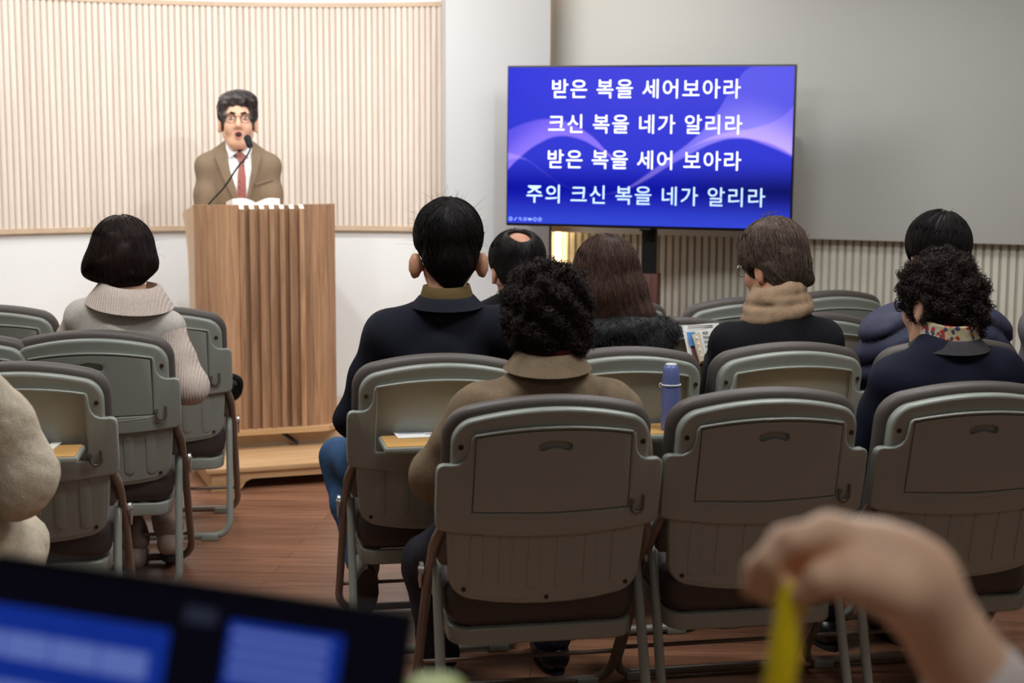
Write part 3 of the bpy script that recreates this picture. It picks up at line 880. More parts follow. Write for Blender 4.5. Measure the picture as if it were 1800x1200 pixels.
class Field:
    """smooth union of tapered capsules and ellipsoids, meshed as one continuous surface"""
    def __init__(s, k=0.03): s.ops = []; s.k = k
    def cap(s, a, b, ra, rb=None, k=None, sub=False):
        rb = ra if rb is None else rb; a = V3(a); b = V3(b)
        r = max(ra, rb)
        def fn(P):
            ab = b - a; L = max(ab @ ab, 1e-12)
            t = np.clip((P - a) @ ab / L, 0, 1)
            return np.linalg.norm(P - a - t[..., None] * ab, axis=-1) - (ra + (rb - ra) * t)
        s.ops.append((fn, np.minimum(a, b) - r, np.maximum(a, b) + r, s.k if k is None else k, sub)); return s
    def chain(s, pts, rs, k=None):
        for i in range(len(pts) - 1): s.cap(pts[i], pts[i + 1], rs[i], rs[i + 1], k)
        return s
    def ell(s, c, r, R=None, k=None, sub=False):
        c = V3(c); r = V3(r); Rm = None if R is None else np.array(R)
        def fn(P):
            q = P - c
            if Rm is not None: q = q @ Rm           # rotate into local axes (R columns are the axes)
            k0 = np.linalg.norm(q / r, axis=-1); k1 = np.linalg.norm(q / (r * r), axis=-1)
            return k0 * (k0 - 1) / np.maximum(k1, 1e-9)
        m = r.max() if Rm is not None else r
        s.ops.append((fn, c - m, c + m, s.k if k is None else k, sub)); return s
    def plane(s, c, n, k=0.01):
        """keeps the side of the plane the normal points away from"""
        c = V3(c); n = V3(n); n = n / np.linalg.norm(n)
        def fn(P): return -((P - c) @ n)
        s.ops.append((fn, None, None, k, True)); return s
    def eval(s, P):
        d = np.full(P.shape[:-1], 9.0)
        for fn, lo, hi, k, sub in s.ops:
            q = fn(P); d = s._mix(d, q, k, sub)
        return d
    @staticmethod
    def _mix(d, q, k, sub):
        if sub:
            q = -q; h = np.maximum(k - np.abs(d - q), 0) / max(k, 1e-9)
            return np.maximum(d, q) + h * h * k / 4
        h = np.maximum(k - np.abs(d - q), 0) / max(k, 1e-9)
        return np.minimum(d, q) - h * h * k / 4
    def grad(s, P, e=1e-3):
        g = np.stack([s.eval(P + V3(d)) - s.eval(P - V3(d)) for d in ((e, 0, 0), (0, e, 0), (0, 0, e))], -1)
        return g / np.maximum(np.linalg.norm(g, axis=-1, keepdims=True), 1e-9)
    def mesh(s, h, disp=None):
        adds = [o for o in s.ops if not o[4]]
        lo = np.min([o[1] for o in adds], 0) - 3 * h - 0.02; hi = np.max([o[2] for o in adds], 0) + 3 * h + 0.02
        n = np.ceil((hi - lo) / h).astype(int) + 1
        F = np.full(n, 9.0, dtype=np.float64)
        ax = [lo[i] + h * np.arange(n[i]) for i in range(3)]
        for fn, a, b, k, sub in s.ops:
            if a is None: i0 = np.zeros(3, int); i1 = n
            else:
                m = k + 3 * h
                i0 = np.clip(np.floor((a - m - lo) / h).astype(int), 0, n); i1 = np.clip(np.ceil((b + m - lo) / h).astype(int) + 1, 0, n)
            if (i1 <= i0).any(): continue
            sl = tuple(slice(i0[j], i1[j]) for j in range(3))
            P = np.stack(np.meshgrid(*[ax[j][sl[j]] for j in range(3)], indexing='ij'), -1)
            q = fn(P); F[sl] = s._mix(F[sl], q, k, sub)
        if disp is not None:
            near = np.abs(F) < 0.06
            idx = np.argwhere(near); P = lo + idx * h
            F[near] += disp(P)
        F[0] = F[-1] = 9; F[:, 0] = F[:, -1] = 9; F[:, :, 0] = F[:, :, -1] = 9
        return nets(F, lo, h)

def nets(F, lo, h):
    S = F < 0; n = np.array(F.shape); c = tuple(n - 1)
    acc = np.zeros(c + (3,)); cnt = np.zeros(c)
    def sl(a, o): return a[o[0]:o[0] + c[0], o[1]:o[1] + c[1], o[2]:o[2] + c[2]]
    for ax in range(3):
        oth = [i for i in range(3) if i != ax]
        for p in (0, 1):
            for q in (0, 1):
                o0 = [0, 0, 0]; o0[oth[0]] = p; o0[oth[1]] = q; o1 = list(o0); o1[ax] = 1
                s0 = sl(S, o0); s1 = sl(S, o1); m = s0 != s1
                f0 = sl(F, o0)[m]; f1 = sl(F, o1)[m]; t = f0 / (f0 - f1)
                v = np.tile(np.array(o0, float), (len(t), 1)); v[:, ax] += t
                acc[m] += v; cnt[m] += 1
    m = cnt > 0
    idx = np.full(c, -1, dtype=np.int64); idx[m] = np.arange(m.sum())
    V = (np.argwhere(m) + acc[m] / cnt[m][:, None]) * h + lo
    Q = []
    for ax in range(3):
        u, w = (ax + 1) % 3, (ax + 2) % 3
        a0 = [slice(1, None)] * 3; a0[ax] = slice(0, -1); a1 = [slice(1, None)] * 3; a1[ax] = slice(1, None)
        for j in (u, w):
            a0[j] = slice(1, -1); a1[j] = slice(1, -1)
        s0 = S[tuple(a0)]; s1 = S[tuple(a1)]
        e = np.argwhere(s0 != s1)
        if not len(e): continue
        flip = s0[tuple(e.T)]
        base = e.copy(); base[:, u] += 1; base[:, w] += 1
        du = np.zeros(3, int); du[u] = 1; dw = np.zeros(3, int); dw[w] = 1
        g = lambda q: idx[tuple(q.T)]
        q4 = np.stack([g(base - du - dw), g(base - dw), g(base), g(base - du)], 1)
        q4[~flip] = q4[~flip][:, ::-1]
        Q.append(q4)
    return V, np.concatenate(Q)

def waves(seed, freq, amp, n=5, aniso=(1, 1, 1)):
    r = np.random.default_rng(seed); K = r.normal(size=(n, 3)) * V3(aniso); K = K / np.linalg.norm(K, axis=1, keepdims=True) * freq * r.uniform(.6, 1.5, (n, 1)); ph = r.uniform(0, 6.28, n)
    def f(P):
        w = P + 0.25 / freq * np.sin(P[:, [1, 2, 0]] * freq * .7 + 1.3) * 2
        return amp * np.mean(np.sin(w @ K.T + ph), axis=1) * 1.6
    return f
def addw(*fs): return lambda P: sum(f(P) for f in fs)

def sdf_obj(name, F, h, m, parent=None, base=(0, 0, 0), disp=None, top=False):
    V, Q = F.mesh(h, disp)
    b = V3(base)
    return mesh_np(name, V - b, Q, m, parent, 180, loc=(tuple(base) if parent is None else None))

# ------------------------------------------------------------------ hair strands
def strand_tubes(paths, r0, sides=3, taper=0.25):
    """paths: (N, K, 3) -> verts, quads for thin tapering tubes"""
    N, K, _ = paths.shape
    t = np.gradient(paths, axis=1); t /= np.maximum(np.linalg.norm(t, axis=-1, keepdims=True), 1e-9)
    ref = np.where(np.abs(t[..., 2:3]) < 0.9, np.array([0, 0, 1.0]), np.array([1.0, 0, 0]))
    a = np.cross(t, ref); a /= np.maximum(np.linalg.norm(a, axis=-1, keepdims=True), 1e-9); b = np.cross(t, a)
    rad = (np.linspace(1, taper, K)[None, :, None]) * (r0 if np.isscalar(r0) else np.asarray(r0)[:, None, None])
    rings = [paths + rad * (a * math.cos(2 * PI * k / sides) + b * math.sin(2 * PI * k / sides)) for k in range(sides)]
    V = np.stack(rings, 2).reshape(-1, 3)                  # N, K, sides
    i = np.arange(N)[:, None, None] * K * sides + np.arange(K - 1)[None, :, None] * sides
    s = np.arange(sides)[None, None, :]; s2 = (s + 1) % sides
    Q = np.stack([i + s, i + s2, i + s2 + sides, i + s + sides], -1).reshape(-1, 4)
    return V, Q

def surf_points(V, Q, n, rng, keep=None):
    A = V[Q[:, 0]]; B = V[Q[:, 1]]; C = V[Q[:, 2]]; D = V[Q[:, 3]]
    ar = np.linalg.norm(np.cross(C - A, D - B), axis=1); ar /= ar.sum()
    f = rng.choice(len(Q), n, p=ar); u = rng.uniform(size=(n, 1)); v = rng.uniform(size=(n, 1))
    P = (A[f] * (1 - u) + B[f] * u) * (1 - v) + (D[f] * (1 - u) + C[f] * u) * v
    if keep is not None: P = P[keep(P)]
    return P

def comb(F, seeds, flow, steps, ds, lift, rng, wob=0.0, maxlen_jit=0.3):
    """march strands over the surface of F: flow(P) gives the wanted direction"""
    P = seeds.copy(); path = []
    L = ds * (1 + rng.uniform(-maxlen_jit, maxlen_jit, (len(P), 1)))
    lift = lift + rng.uniform(-0.0015, 0.003, len(P))
    kink = rng.normal(size=P.shape) * wob
    for k in range(steps):
        g = F.grad(P); d = F.eval(P)
        P = P - g * (d - lift * 1.0)[:, None]
        path.append(P.copy())
        f = flow(P) + kink * 0.6 + rng.normal(size=P.shape) * wob * 0.5
        f -= g * np.sum(f * g, 1, keepdims=True); f /= np.maximum(np.linalg.norm(f, axis=1, keepdims=True), 1e-9)
        P = P + f * L
    return np.stack(path, 1)

def curl_paths(P, N, rng, r=0.011, turns=1.3, K=11, rise=0.012):
    n = len(P); a = np.cross(N, rng.normal(size=N.shape)); a /= np.linalg.norm(a, axis=1, keepdims=True); b = np.cross(N, a)
    ax = N * rng.uniform(0.1, 0.7, (n, 1)) + a * rng.uniform(-1, 1, (n, 1)) ; ax /= np.linalg.norm(ax, axis=1, keepdims=True)
    e1 = np.cross(ax, b); e1 /= np.linalg.norm(e1, axis=1, keepdims=True); e2 = np.cross(ax, e1)
    rr = r * rng.uniform(0.55, 1.25, (n, 1)); ph = rng.uniform(0, 6.28, (n, 1)); out = []
    for k in range(K):
        t = k / (K - 1); an = ph + turns * 2 * PI * t
        out.append(P + N * 0.001 + e1 * rr * np.cos(an) + e2 * rr * np.sin(an) + ax * rise * (t - 0.5) * 2)
    return np.stack(out, 1)

# ------------------------------------------------------------------ people
M_skin = mat('skin', srgb(214, 166, 138), 0.5, noise=0.05, nscale=30, sss=0.12)
M_skin_tan = mat('skin_tan', srgb(196, 142, 112), 0.5, noise=0.05, nscale=30, sss=0.12)
M_hair = {}
def hair_mat(name, col, rough=0.55):
    return mat('hair_' + name, col, rough, noise=0.3, nscale=60, island=0.45, spec=0.22)

class Frame:
    """head frame: origin at skull centre, x right, y forward, z up"""
    def __init__(s, o, yaw=0, pitch=0, roll=0, size=1.0):
        s.o = V3(o); s.k = size
        s.R = np.array(Matrix.Rotation(math.radians(yaw), 3, 'Z') @ Matrix.Rotation(math.radians(pitch), 3, 'X') @ Matrix.Rotation(math.radians(roll), 3, 'Y'))
    def __call__(s, *p): return s.o + s.R @ (V3(p) * s.k)
    def inv(s, P): return ((P - s.o) @ s.R) / s.k

def head_prims(F, h, mouth=0.0, ear=(0, 0)):
    s = h.k
    def E(c, r, **k): F.ell(h(*c), V3(r) * s, h.R, **k)
    def C(a, b, ra, rb, **k): F.cap(h(*a), h(*b), ra * s, rb * s, **k)
    E((0, -.014, .022), (.074, .094, .088), k=.02)
    E((0, .03, -.05), (.051, .060, .080), k=.03)
    E((0, .062, -.108), (.028, .024, .022), k=.03)
    for q in (-1, 1):
        E((q * .033, .056, -.042), (.027, .026, .03), k=.02)
        C((q * .052, .0, -.066), (q * .024, .052, -.112), .016, .014, k=.03)
    C((-.036, .078, .018), (.036, .078, .018), .014, .014, k=.015)
    for q in (-1, 1): E((q * .031, .098, -.004), (.018, .014, .013), k=.014, sub=True)
    C((0, .088, .0), (0, .104, -.038), .009, .013, k=.012)
    for q in (-1, 1): C((q * .010, .094, -.044), (q * .014, .088, -.046), .009, .008, k=.008)
    # lips: a ring around the (open) mouth
    n = 14; w, hh = (.019, .009) if mouth == 0 else (.017, .015)
    pts = [h(w * math.cos(2 * PI * i / n), .089 - .010 * math.cos(2 * PI * i / n) ** 2, -.078 + hh * math.sin(2 * PI * i / n)) for i in range(n + 1)]
    for a, b in zip(pts[:-1], pts[1:]): F.cap(a, b, .0055 * s, k=.006)
    if mouth: E((0, .098, -.078), (.013, .02, .010), k=.004, sub=True)
    for q in (-1, 1):                                    # ears: a cupped shell
        eo, ez = ear; er = 1 + eo * 12
        if eo > .003: E((q * (.082 + eo), -.014, -.026 + ez), (.021, .010, .034), k=.012)
        E((q * (.081 + eo), -.012, -.026 + ez), (.010 * er, .022, .034), k=.010)
        E((q * (.084 + eo), -.008, -.052 + ez), (.007 * er, .010, .012), k=.008)
        E((q * (.094 + eo * 2), -.002, -.020 + ez), (.007, .013, .020), k=.006, sub=True)

def hand_prims(F, wrist, tip_dir, palm_n, s=1.0, curl=0.6, side=1):
    """palm and five fingers; side=+1 puts the thumb on the +x' side"""
    w = V3(wrist); d = V3(tip_dir); d /= np.linalg.norm(d); n = V3(palm_n); n -= d * (n @ d); n /= np.linalg.norm(n); x = np.cross(d, n) * side
    Pm = lambda a, b, c: w + (x * a + d * b + n * c) * s
    F.cap(Pm(.0, .0, 0), Pm(0, .03, 0), .026 * s, .028 * s, k=.02)
    for a, l in ((.027, .068), (.009, .072), (-.009, .069), (-.026, .062)):
        F.cap(Pm(a * .7, .025, 0), Pm(a, l + .012, 0), .015 * s, .012 * s, k=.014)
    for a, b0, L in ((.028, .08, .066), (.0095, .085, .074), (-.0095, .082, .068), (-.0275, .072, .052)):
        p = Pm(a, b0, 0); ang = 0.25 * curl; seg = (0.42, 0.32, 0.26)
        for i, q in enumerate(seg):
            ang += curl * (0.55 if i else 0.35)
            e = p + (d * math.cos(ang) + n * math.sin(ang)) * L * q * s
            F.cap(p, e, (.0088 - .0008 * i) * s, (.0082 - .0010 * i) * s, k=.004); p = e
    p0 = Pm(.024, .022, .006); p1 = Pm(.046, .052, .020); p2 = Pm(.048, .078, .030); p3 = Pm(.042, .098, .036)
    F.cap(p0, p1, .015 * s, .011 * s, k=.012); F.cap(p1, p2, .0105 * s, .0095 * s, k=.004); F.cap(p2, p3, .0095 * s, .0075 * s, k=.004)

def lerp(a, b, t): return V3(a) * (1 - t) + V3(b) * t

class Person:
    def __init__(s, chair=None, name='person'):
        s.J = {}; s.name = name
        if chair is not None:
            o, rz = CH[chair]; R = np.array(Matrix.Rotation(rz, 3, 'Z')); s.rz = math.degrees(rz)
            L = lambda x, y, z: V3(o) + R @ V3((x, y, z))
            s.L = L; s.base = V3((o[0], o[1], 0)) + R @ V3((0, .28, 0)); s.base[2] = 0
            J = s.J
            J['pel'] = L(0, .24, .50); J['hipL'] = L(-.09, .26, .485); J['hipR'] = L(.09, .26, .485)
            J['knL'] = L(-.12, .66, .47); J['knR'] = L(.12, .66, .47)
            J['anL'] = L(-.11, .64, .095); J['anR'] = L(.11, .64, .095)
            J['elL'] = L(-.25, .30, .66); J['elR'] = L(.25, .30, .66)
            J['wrL'] = L(-.09, .50, .60); J['wrR'] = L(.09, .50, .60)
            J['fw'] = R @ V3((0, 1, 0)); J['rt'] = R @ V3((1, 0, 0))
    def up(s, head, neck, shL, shR, yaw=None, pitch=-8, roll=0, size=1.0):
        s.J['neck'] = V3(neck); s.J['shL'] = V3(shL); s.J['shR'] = V3(shR)
        s.h = Frame(head, s.rz if yaw is None else yaw, pitch, roll, size)
        return s
    def body(s, skin, label, h=0.009, mouth=0, ear=(0, 0)):
        J = s.J; F = Field(.03)
        head_prims(F, s.h, mouth, ear)
        n0 = s.h(0, -.03, -.05)
        F.cap(n0, J['neck'], .046, .052, k=.03)
        chest = (J['shL'] + J['shR']) / 2 * .75 + J['pel'] * .25
        F.cap(J['neck'], chest, .06, .10, k=.05); F.cap(chest, J['pel'], .10, .10, k=.05)
        for q in 'LR':
            F.cap(J['neck'] - V3((0, 0, .02)), J['sh' + q], .035, .042, k=.03)
            F.chain([J['sh' + q], J['el' + q], J['wr' + q]], [.042, .034, .024])
            dv = J['wr' + q] - J['el' + q]; dv = dv / np.linalg.norm(dv)
            F.chain([J['hip' + q], J['kn' + q], J['an' + q]], [.07, .048, .034])
            F.cap(J['an' + q], J['an' + q] + J['fw'] * .12 - V3((0, 0, .05)), .032, .022)
        V, Q = F.mesh(h)
        HV = [V]; HQ = [Q]; off = len(V)
        for q, sd in (('L', -1), ('R', 1)):
            G = Field(.01); dv = J['wr' + q] - J['el' + q]
            pn = J.get('palm' + q, V3((0, 0, -1)))
            G.cap(J['wr' + q] - dv / np.linalg.norm(dv) * .05, J['wr' + q], .024, .024)
            hand_prims(G, J['wr' + q], J.get('hd' + q, dv), pn, .95, J.get('curl' + q, .7), J.get('side' + q, sd))
            v, f = G.mesh(.0042); HV.append(v); HQ.append(f + off); off += len(v)
        o = mesh_np(s.name, np.concatenate(HV) - s.base, np.concatenate(HQ), skin, None, 180, loc=tuple(s.base))
        s.o = o; tag(o, label, 'person')
        return o
    def part(s, name, F, h, m, disp=None, parent=None):
        V, Q = F.mesh(h, disp); s.last = (V, Q)
        return mesh_np(name, V - s.base, Q, m, parent or s.o, 180)
    def mesh(s, name, V, Q, m, smooth=180): return mesh_np(name, V - s.base, Q, m, s.o, smooth)
    def face(s, hair, size=1.0):
        h = s.h; k = h.k
        mb = MB(); mi = MB(); br = MB(); li = MB()
        for q in (-1, 1):
            c = h(q * .031, .0765, -.004)
            F = Field(.002); F.ell(c, V3((.0120, .0120, .0048)) * k, h.R); v, f = F.mesh(.0022); mb.add(v, f.tolist())
            F = Field(.002); F.ell(h(q * .031, .0872, -.004), V3((.0048, .0028, .0042)) * k, h.R); v, f = F.mesh(.0016); mi.add(v, f.tolist())
            br.tube([h(q * .012, .094, .016), h(q * .028, .094, .021), h(q * .048, .080, .017)], [.0030 * k, .0040 * k, .0024 * k], 6)
        w = (.019, .009)
        bs = Vector(s.base)
        for x in (mb, mi, br): x.v = [tuple(Vector(p) - bs) for p in x.v]
        mb.build('eyes', mat('eye_white', srgb(226, 220, 212), 0.3), s.o, 180); mi.build('irises', mat('iris', srgb(40, 26, 20), 0.2), s.o, 180); br.build('eyebrows', hair, s.o, 180)
    # garments -------------------------------------------------------
    def jacket(s, m, name='jacket', t=0.0, h=0.011, k=.05, puff=None, arms=(.060, .052, .042), hem=True, chestr=(.10, .10), sh_r=.062, cuff=True, sleeve_m=None, back=.0):
        J = s.J; F = Field(k)
        mid = (J['shL'] + J['shR']) / 2; up = V3((0, 0, 1)); fw = J['fw']
        R = np.stack([J['rt'], fw, up], 1)
        hw = np.linalg.norm(J['shR'] - J['shL']) / 2
        chest = lerp(mid, J['pel'], .28) - fw * back; waist = lerp(mid, J['pel'], .68)
        F.ell(chest, (hw * .94 + t, chestr[0] + .02 + t, .20), R)
        F.ell(waist, (hw * .88 + t, chestr[1] + .015 + t, .20), R)
        F.ell(J['pel'] + up * .03, (hw * .95 + t, .135 + t, .13), R)
        F.cap(J['shL'], J['shR'], sh_r + t * .6)
        F.cap(J['neck'] - up * .030 - fw * .006, chest, .064, .10)
        F.cap(lerp(J['neck'], mid, .25), J['shL'], .052 + t, sh_r + t * .5); F.cap(lerp(J['neck'], mid, .25), J['shR'], .052 + t, sh_r + t * .5)
        G = Field(.03)
        for q in 'LR':
            (F if sleeve_m is None else G).chain([lerp(J['sh' + q], J['el' + q], .0), lerp(J['sh' + q], J['el' + q], .5), J['el' + q], lerp(J['el' + q], J['wr' + q], .55), lerp(J['el' + q], J['wr' + q], .93)], [arms[0] + t, arms[0] * .97 + t, arms[1] + t, (arms[1] + arms[2]) / 2 + t, arms[2] + t], k=.03)
        w = puff or addw(waves(3, 26, .010, 5, (1, 1, .6)), waves(5, 60, .003))
        o = s.part(name, F, h, m, w)
        if sleeve_m is not None:
            s.part('sleeves', G, h, sleeve_m, w)
        return o
    def trousers(s, m, t=0.0, h=0.012, shoe=None):
        J = s.J; F = Field(.04)
        F.cap(J['hipL'], J['hipR'], .10 + t)
        for q in 'LR': F.chain([J['hip' + q], J['kn' + q], lerp(J['kn' + q], J['an' + q], .45), lerp(J['kn' + q], J['an' + q], .97)], [.095 + t, .066 + t, .056 + t, .052 + t], k=.025)
        o = s.part('trousers', F, h, m, addw(waves(9, 40, .006), waves(12, 90, .002)))
        for q in 'LR':
            G = Field(.02); f = J.get('toe' + q, J['fw']); f = V3(f) / np.linalg.norm(f); a = J['an' + q]; dn = J.get('dn' + q, V3((0, 0, -1)))
            u = -V3(dn)
            G.cap(a - u * .02, a - u * .045 - f * .02, .040, .038); G.cap(a - u * .045 - f * .03, a - u * .062 + f * .15, .036, .026)
            G.cap(a - u * .055 + f * .05, a - u * .060 + f * .13, .040, .036)
            G.plane(a - u * .088, -u * 1.0, .006)
            s.part('shoe', G, .0065, shoe or M_black)
            b = MB(); pts = []
            r = np.cross(f, u)
            for i in range(20):
                an = 2 * PI * i / 20; lx = .038 * math.sin(an); ly = .045 + .115 * math.cos(an); lx *= (1.0 if ly > .03 else .9)
                pts.append((lx, ly))
            lo = [a - u * .098 + r * p[0] + f * p[1] - s.base for p in pts]; hi = [a - u * .080 + r * p[0] * 1.04 + f * p[1] - s.base for p in pts]
            b.add(lo + hi, [tuple(range(20)), tuple(range(39, 19, -1))] + [(i, (i + 1) % 20, 20 + (i + 1) % 20, 20 + i) for i in range(20)])
            b.build('shoe_sole', s.sole if hasattr(s, 'sole') else M_rubber, s.o)
        return o
    def collar(s, name, m, c, r, h, tilt=(0, 0, 1), thick=.008, open_deg=70, flare=.01, fwd=None, fold=0):
        """a standing or folded band around the neck, open at the throat"""
        fw = V3(fwd if fwd is not None else s.J['fw']); up = V3(tilt); up /= np.linalg.norm(up); fw = fw - up * (fw @ up); fw /= np.linalg.norm(fw); rt = np.cross(fw, up)
        n = 40; prof = [(r + flare, 0.0), (r + flare * .4, h * .35), (r, h * .8), (r + thick * .3, h), (r + thick, h * .96)]
        if fold: prof += [(r + thick * 1.3 + flare * .5, h * .55), (r + thick * 1.8 + flare * 1.3, h * .0 - fold), (r + thick * 1.0 + flare, h * .0 - fold)]
        else: prof += [(r + thick + flare * .4, h * .4), (r + thick + flare, 0)]
        vs = []; fs = []; m_ = len(prof)
        a0 = math.radians(open_deg / 2)
        for i in range(n + 1):
            a = a0 + (2 * PI - 2 * a0) * i / n
            d = fw * math.cos(a) * 1.06 + rt * math.sin(a)
            dip = -.25 * h * max(0, math.cos(a)) 
            for (rr, z) in prof: vs.append(V3(c) + d * rr + up * (z + dip) - s.base)
        for i in range(n):
            for k in range(m_): fs.append((i * m_ + k, i * m_ + (k + 1) % m_, (i + 1) * m_ + (k + 1) % m_, (i + 1) * m_ + k))
        fs += [tuple(range(m_)), tuple(n * m_ + k for k in range(m_ - 1, -1, -1))]
        return MB().add(vs, fs).build(name, m, s.o, 60)
    def hair(s, F, m, hres=.006, disp=None, flow=None, n=2600, steps=9, ds=.013, lift=.001, r=.0011, seed=1, curls=0, curl_r=.011, keep=None, fly=0, wob=.12, name='hair', flylen=.05):
        rng = np.random.default_rng(seed)
        V, Q = F.mesh(hres, disp)
        parts = [(V, Q)]
        hf = s.h
        if flow is not None:
            P = surf_points(V, Q, n, rng, keep)
            fl = lambda P: np.array([hf.R @ v for v in flow(hf.inv(P))]) if False else flow(hf.inv(P)) @ hf.R.T
            paths = comb(F, P, fl, steps, ds, lift, rng, wob)
            parts.append(strand_tubes(paths, rng.uniform(.6, 1.3, len(P)) * r, 3, .35))
        if curls:
            P = surf_points(V, Q, curls, rng, keep); N = F.grad(P)
            if disp is not None: P = P - N * disp(P)[:, None]
            parts.append(strand_tubes(curl_paths(P, N, rng, curl_r), rng.uniform(.7, 1.4, len(P)) * r, 3, .6))
        if fly:
            P = surf_points(V, Q, fly, rng, (lambda P: hf.inv(P)[:, 2] > .0)); N = F.grad(P)
            d = N * .5 + rng.normal(size=N.shape) * .7 + V3((0, 0, .15)); d /= np.linalg.norm(d, axis=1, keepdims=True); b2 = rng.normal(size=N.shape) * .6
            L = rng.uniform(.3, 1.0, (len(P), 1)) * flylen
            pa = np.stack([P + (d * t + b2 * t * t * .5) * L for t in np.linspace(0, 1, 6)], 1)
            parts.append(strand_tubes(pa, np.full(len(P), .00035), 3, .4))
        off = 0; VV = []; QQ = []
        for v, q in parts: VV.append(v); QQ.append(q + off); off += len(v)
        return s.mesh(name, np.concatenate(VV), np.concatenate(QQ), m)
    def glasses(s, m, r=.021, lens=True):
        h = s.h; mb = MB(); bs = Vector(s.base)
        for q in (-1, 1):
            c = (q * .033, .100, -.006)
            mb.tube([h(c[0] + r * math.cos(a), c[1] - abs(.006 * math.cos(a)) , c[2] + r * .92 * math.sin(a)) for a in [2 * PI * i / 20 for i in range(20)]], .0017, 6, closed=True)
            mb.tube([h(q * .054, .095, 0), h(q * .074, .07, .004), h(q * .080, .0, .0), h(q * .079, -.02, -.01)], .0016, 6)
        mb.tube([h(-.012, .101, .0), h(0, .104, .004), h(.012, .101, .0)], .0015, 6)
        mb.v = [tuple(Vector(p) - bs) for p in mb.v]
        return mb.build('glasses', m, s.o, 180)

def cap_hair(h, side=.0, top=.0, nape=-.07, long=0, vol=0.0, face=True, k=.02):
    """short hair shell around the skull, cut away at the face and ears"""
    F = Field(k); s = h.k
    F.ell(h(0, -.016, .030 + top / 2), V3((.083 + side + vol, .104 + vol, .091 + top / 2 + vol)) * s, h.R)
    F.ell(h(0, -.052, -.030), V3((.066 + side * .6, .058 + vol * .6, .062)) * s, h.R)
    F.cap(h(0, -.070, -.03), h(0, -.058, nape), .045 * s, .034 * s)
    if face:
        F.ell(h(0, .088, -.052), V3((.075, .062, .098)) * s, h.R, k=.012, sub=True)
        for q in (-1, 1): F.ell(h(q * .088, .006, -.045), V3((.026, .034, .046)) * s, h.R, k=.01, sub=True)
    return F
def flow_down(crown=(0, -.05, .12), side_bias=0.0):
    c = V3(crown)
    def f(p):
        d = p - c; d[:, 2] = d[:, 2] * .4 - .045
        d[:, 0] += side_bias
        return d / np.maximum(np.linalg.norm(d, axis=1, keepdims=True), 1e-9)
    return f
# ================================================================== THE PEOPLE
def chair_y(key): return CH[key][0].y
def cloth(name, col, **k):
    kw = dict(rough=0.85, spec=0.2, noise=0.10, nscale=120, bump=0.25, bscale=420, sheen=0.02 if max(col) < 70 else 0.18); kw.update(k)
    return mat(name, srgb(*col), **kw)
H_black = hair_mat('black', srgb(24, 19, 18))
H_brown = hair_mat('dark_brown', srgb(40, 27, 23))
H_chest = hair_mat('chestnut', srgb(70, 48, 39))
H_grey = hair_mat('pepper', srgb(84, 79, 78))
H_thin = hair_mat('greying_brown', srgb(92, 76, 66))

# ---- man in the navy jacket
p = Person('R2a'); y = chair_y('R2a')
p.up(at(787, 436, y + .27), at(785, 540, y + .23), at(678, 592, y + .22), at(886, 586, y + .26), size=1.06, pitch=-6)
J = p.J
J['elL'] = V3(at(622, 738, y + .28)); J['wrL'] = V3(at(668, 752, y + .52))
J['knL'] = V3(at(600, 806, y + .52)); J['anL'] = V3(at(640, 985, y + .36)); J['toeL'] = J['fw'] * .35 + V3((0, 0, -.5)); J['dnL'] = -J['fw'] * .8 + V3((0, 0, -.45)); J['dnL'] /= np.linalg.norm(J['dnL'])
p.body(M_skin_tan, 'person with short black hair in a navy jacket with an olive collar, seated', ear=(.010, -.020))
p.jacket(cloth('navy_wool', (20, 22, 33)), arms=(.066, .058, .046), sh_r=.064)
p.sole = mat('sole_dark', srgb(52, 48, 46), 0.7)
p.trousers(cloth('denim', (58, 88, 126), noise=.22, nscale=200), t=.004, shoe=mat('sneaker_grey', srgb(150, 146, 140), 0.8))
p.collar('olive_collar', cloth('olive_cotton', (92, 76, 44)), p.J['neck'] + V3((0, 0, .012)), .060, .058, (0, -.12, 1), .007, 50, .010, fold=.004)
p.collar('jacket_collar', cloth('navy_wool', (27, 29, 42)), p.J['neck'] + V3((0, 0, .008)), .070, .030, (0, -.08, 1), .009, 80, .016, fold=.002)
F = cap_hair(p.h, .008, .014, -.085, vol=.002)
for q in (-1, 1): F.ell(p.h(q * .106, -.004, -.050), V3((.024, .036, .052)), p.h.R, k=.01, sub=True)
p.hair(F, H_black, .006, waves(2, 70, .003), flow_down((0, -.075, .10)), 3600, 8, .012, r=.0010, seed=3, fly=260, flylen=.045, wob=.25)
p.face(H_black)

# ---- woman with bob in the beige vest
p = Person('L2'); y = chair_y('L2')
p.up(at(217, 446, y + .30), at(226, 530, y + .26), at(143, 561, y + .25), at(294, 578, y + .25), yaw=2, size=1.0, pitch=-10)
J = p.J
J['elR'] = V3(at(330, 678, y + .22)); J['wrR'] = V3(at(300, 640, y + .50)); J['elL'] = V3(at(112, 640, y + .30))
J['anR'] = V3(at(298, 930, y + .42)); J['anL'] = V3(at(236, 955, y + .42)); J['knR'] = V3(at(280, 810, y + .66)); J['knL'] = V3(at(200, 812, y + .66))
p.body(M_skin, 'person with a dark bob haircut in a beige padded vest and ribbed sleeves, seated')
M_knit = rib_bump(cloth('beige_knit', (206, 190, 178)), 36, .45, .004)
p.jacket(cloth('beige_nylon', (196, 190, 180), rough=.42, sheen=0, bump=.05), name='padded_vest', t=.006, k=.045, sleeve_m=M_knit, arms=(.051, .055, .042), puff=addw(waves(3, 30, .006, 5, (.5, .5, 1.6)), waves(8, 80, .002)), sh_r=.045)
p.trousers(cloth('taupe_trousers', (150, 128, 116)), shoe=mat('shoe_taupe', srgb(176, 158, 146), .7))
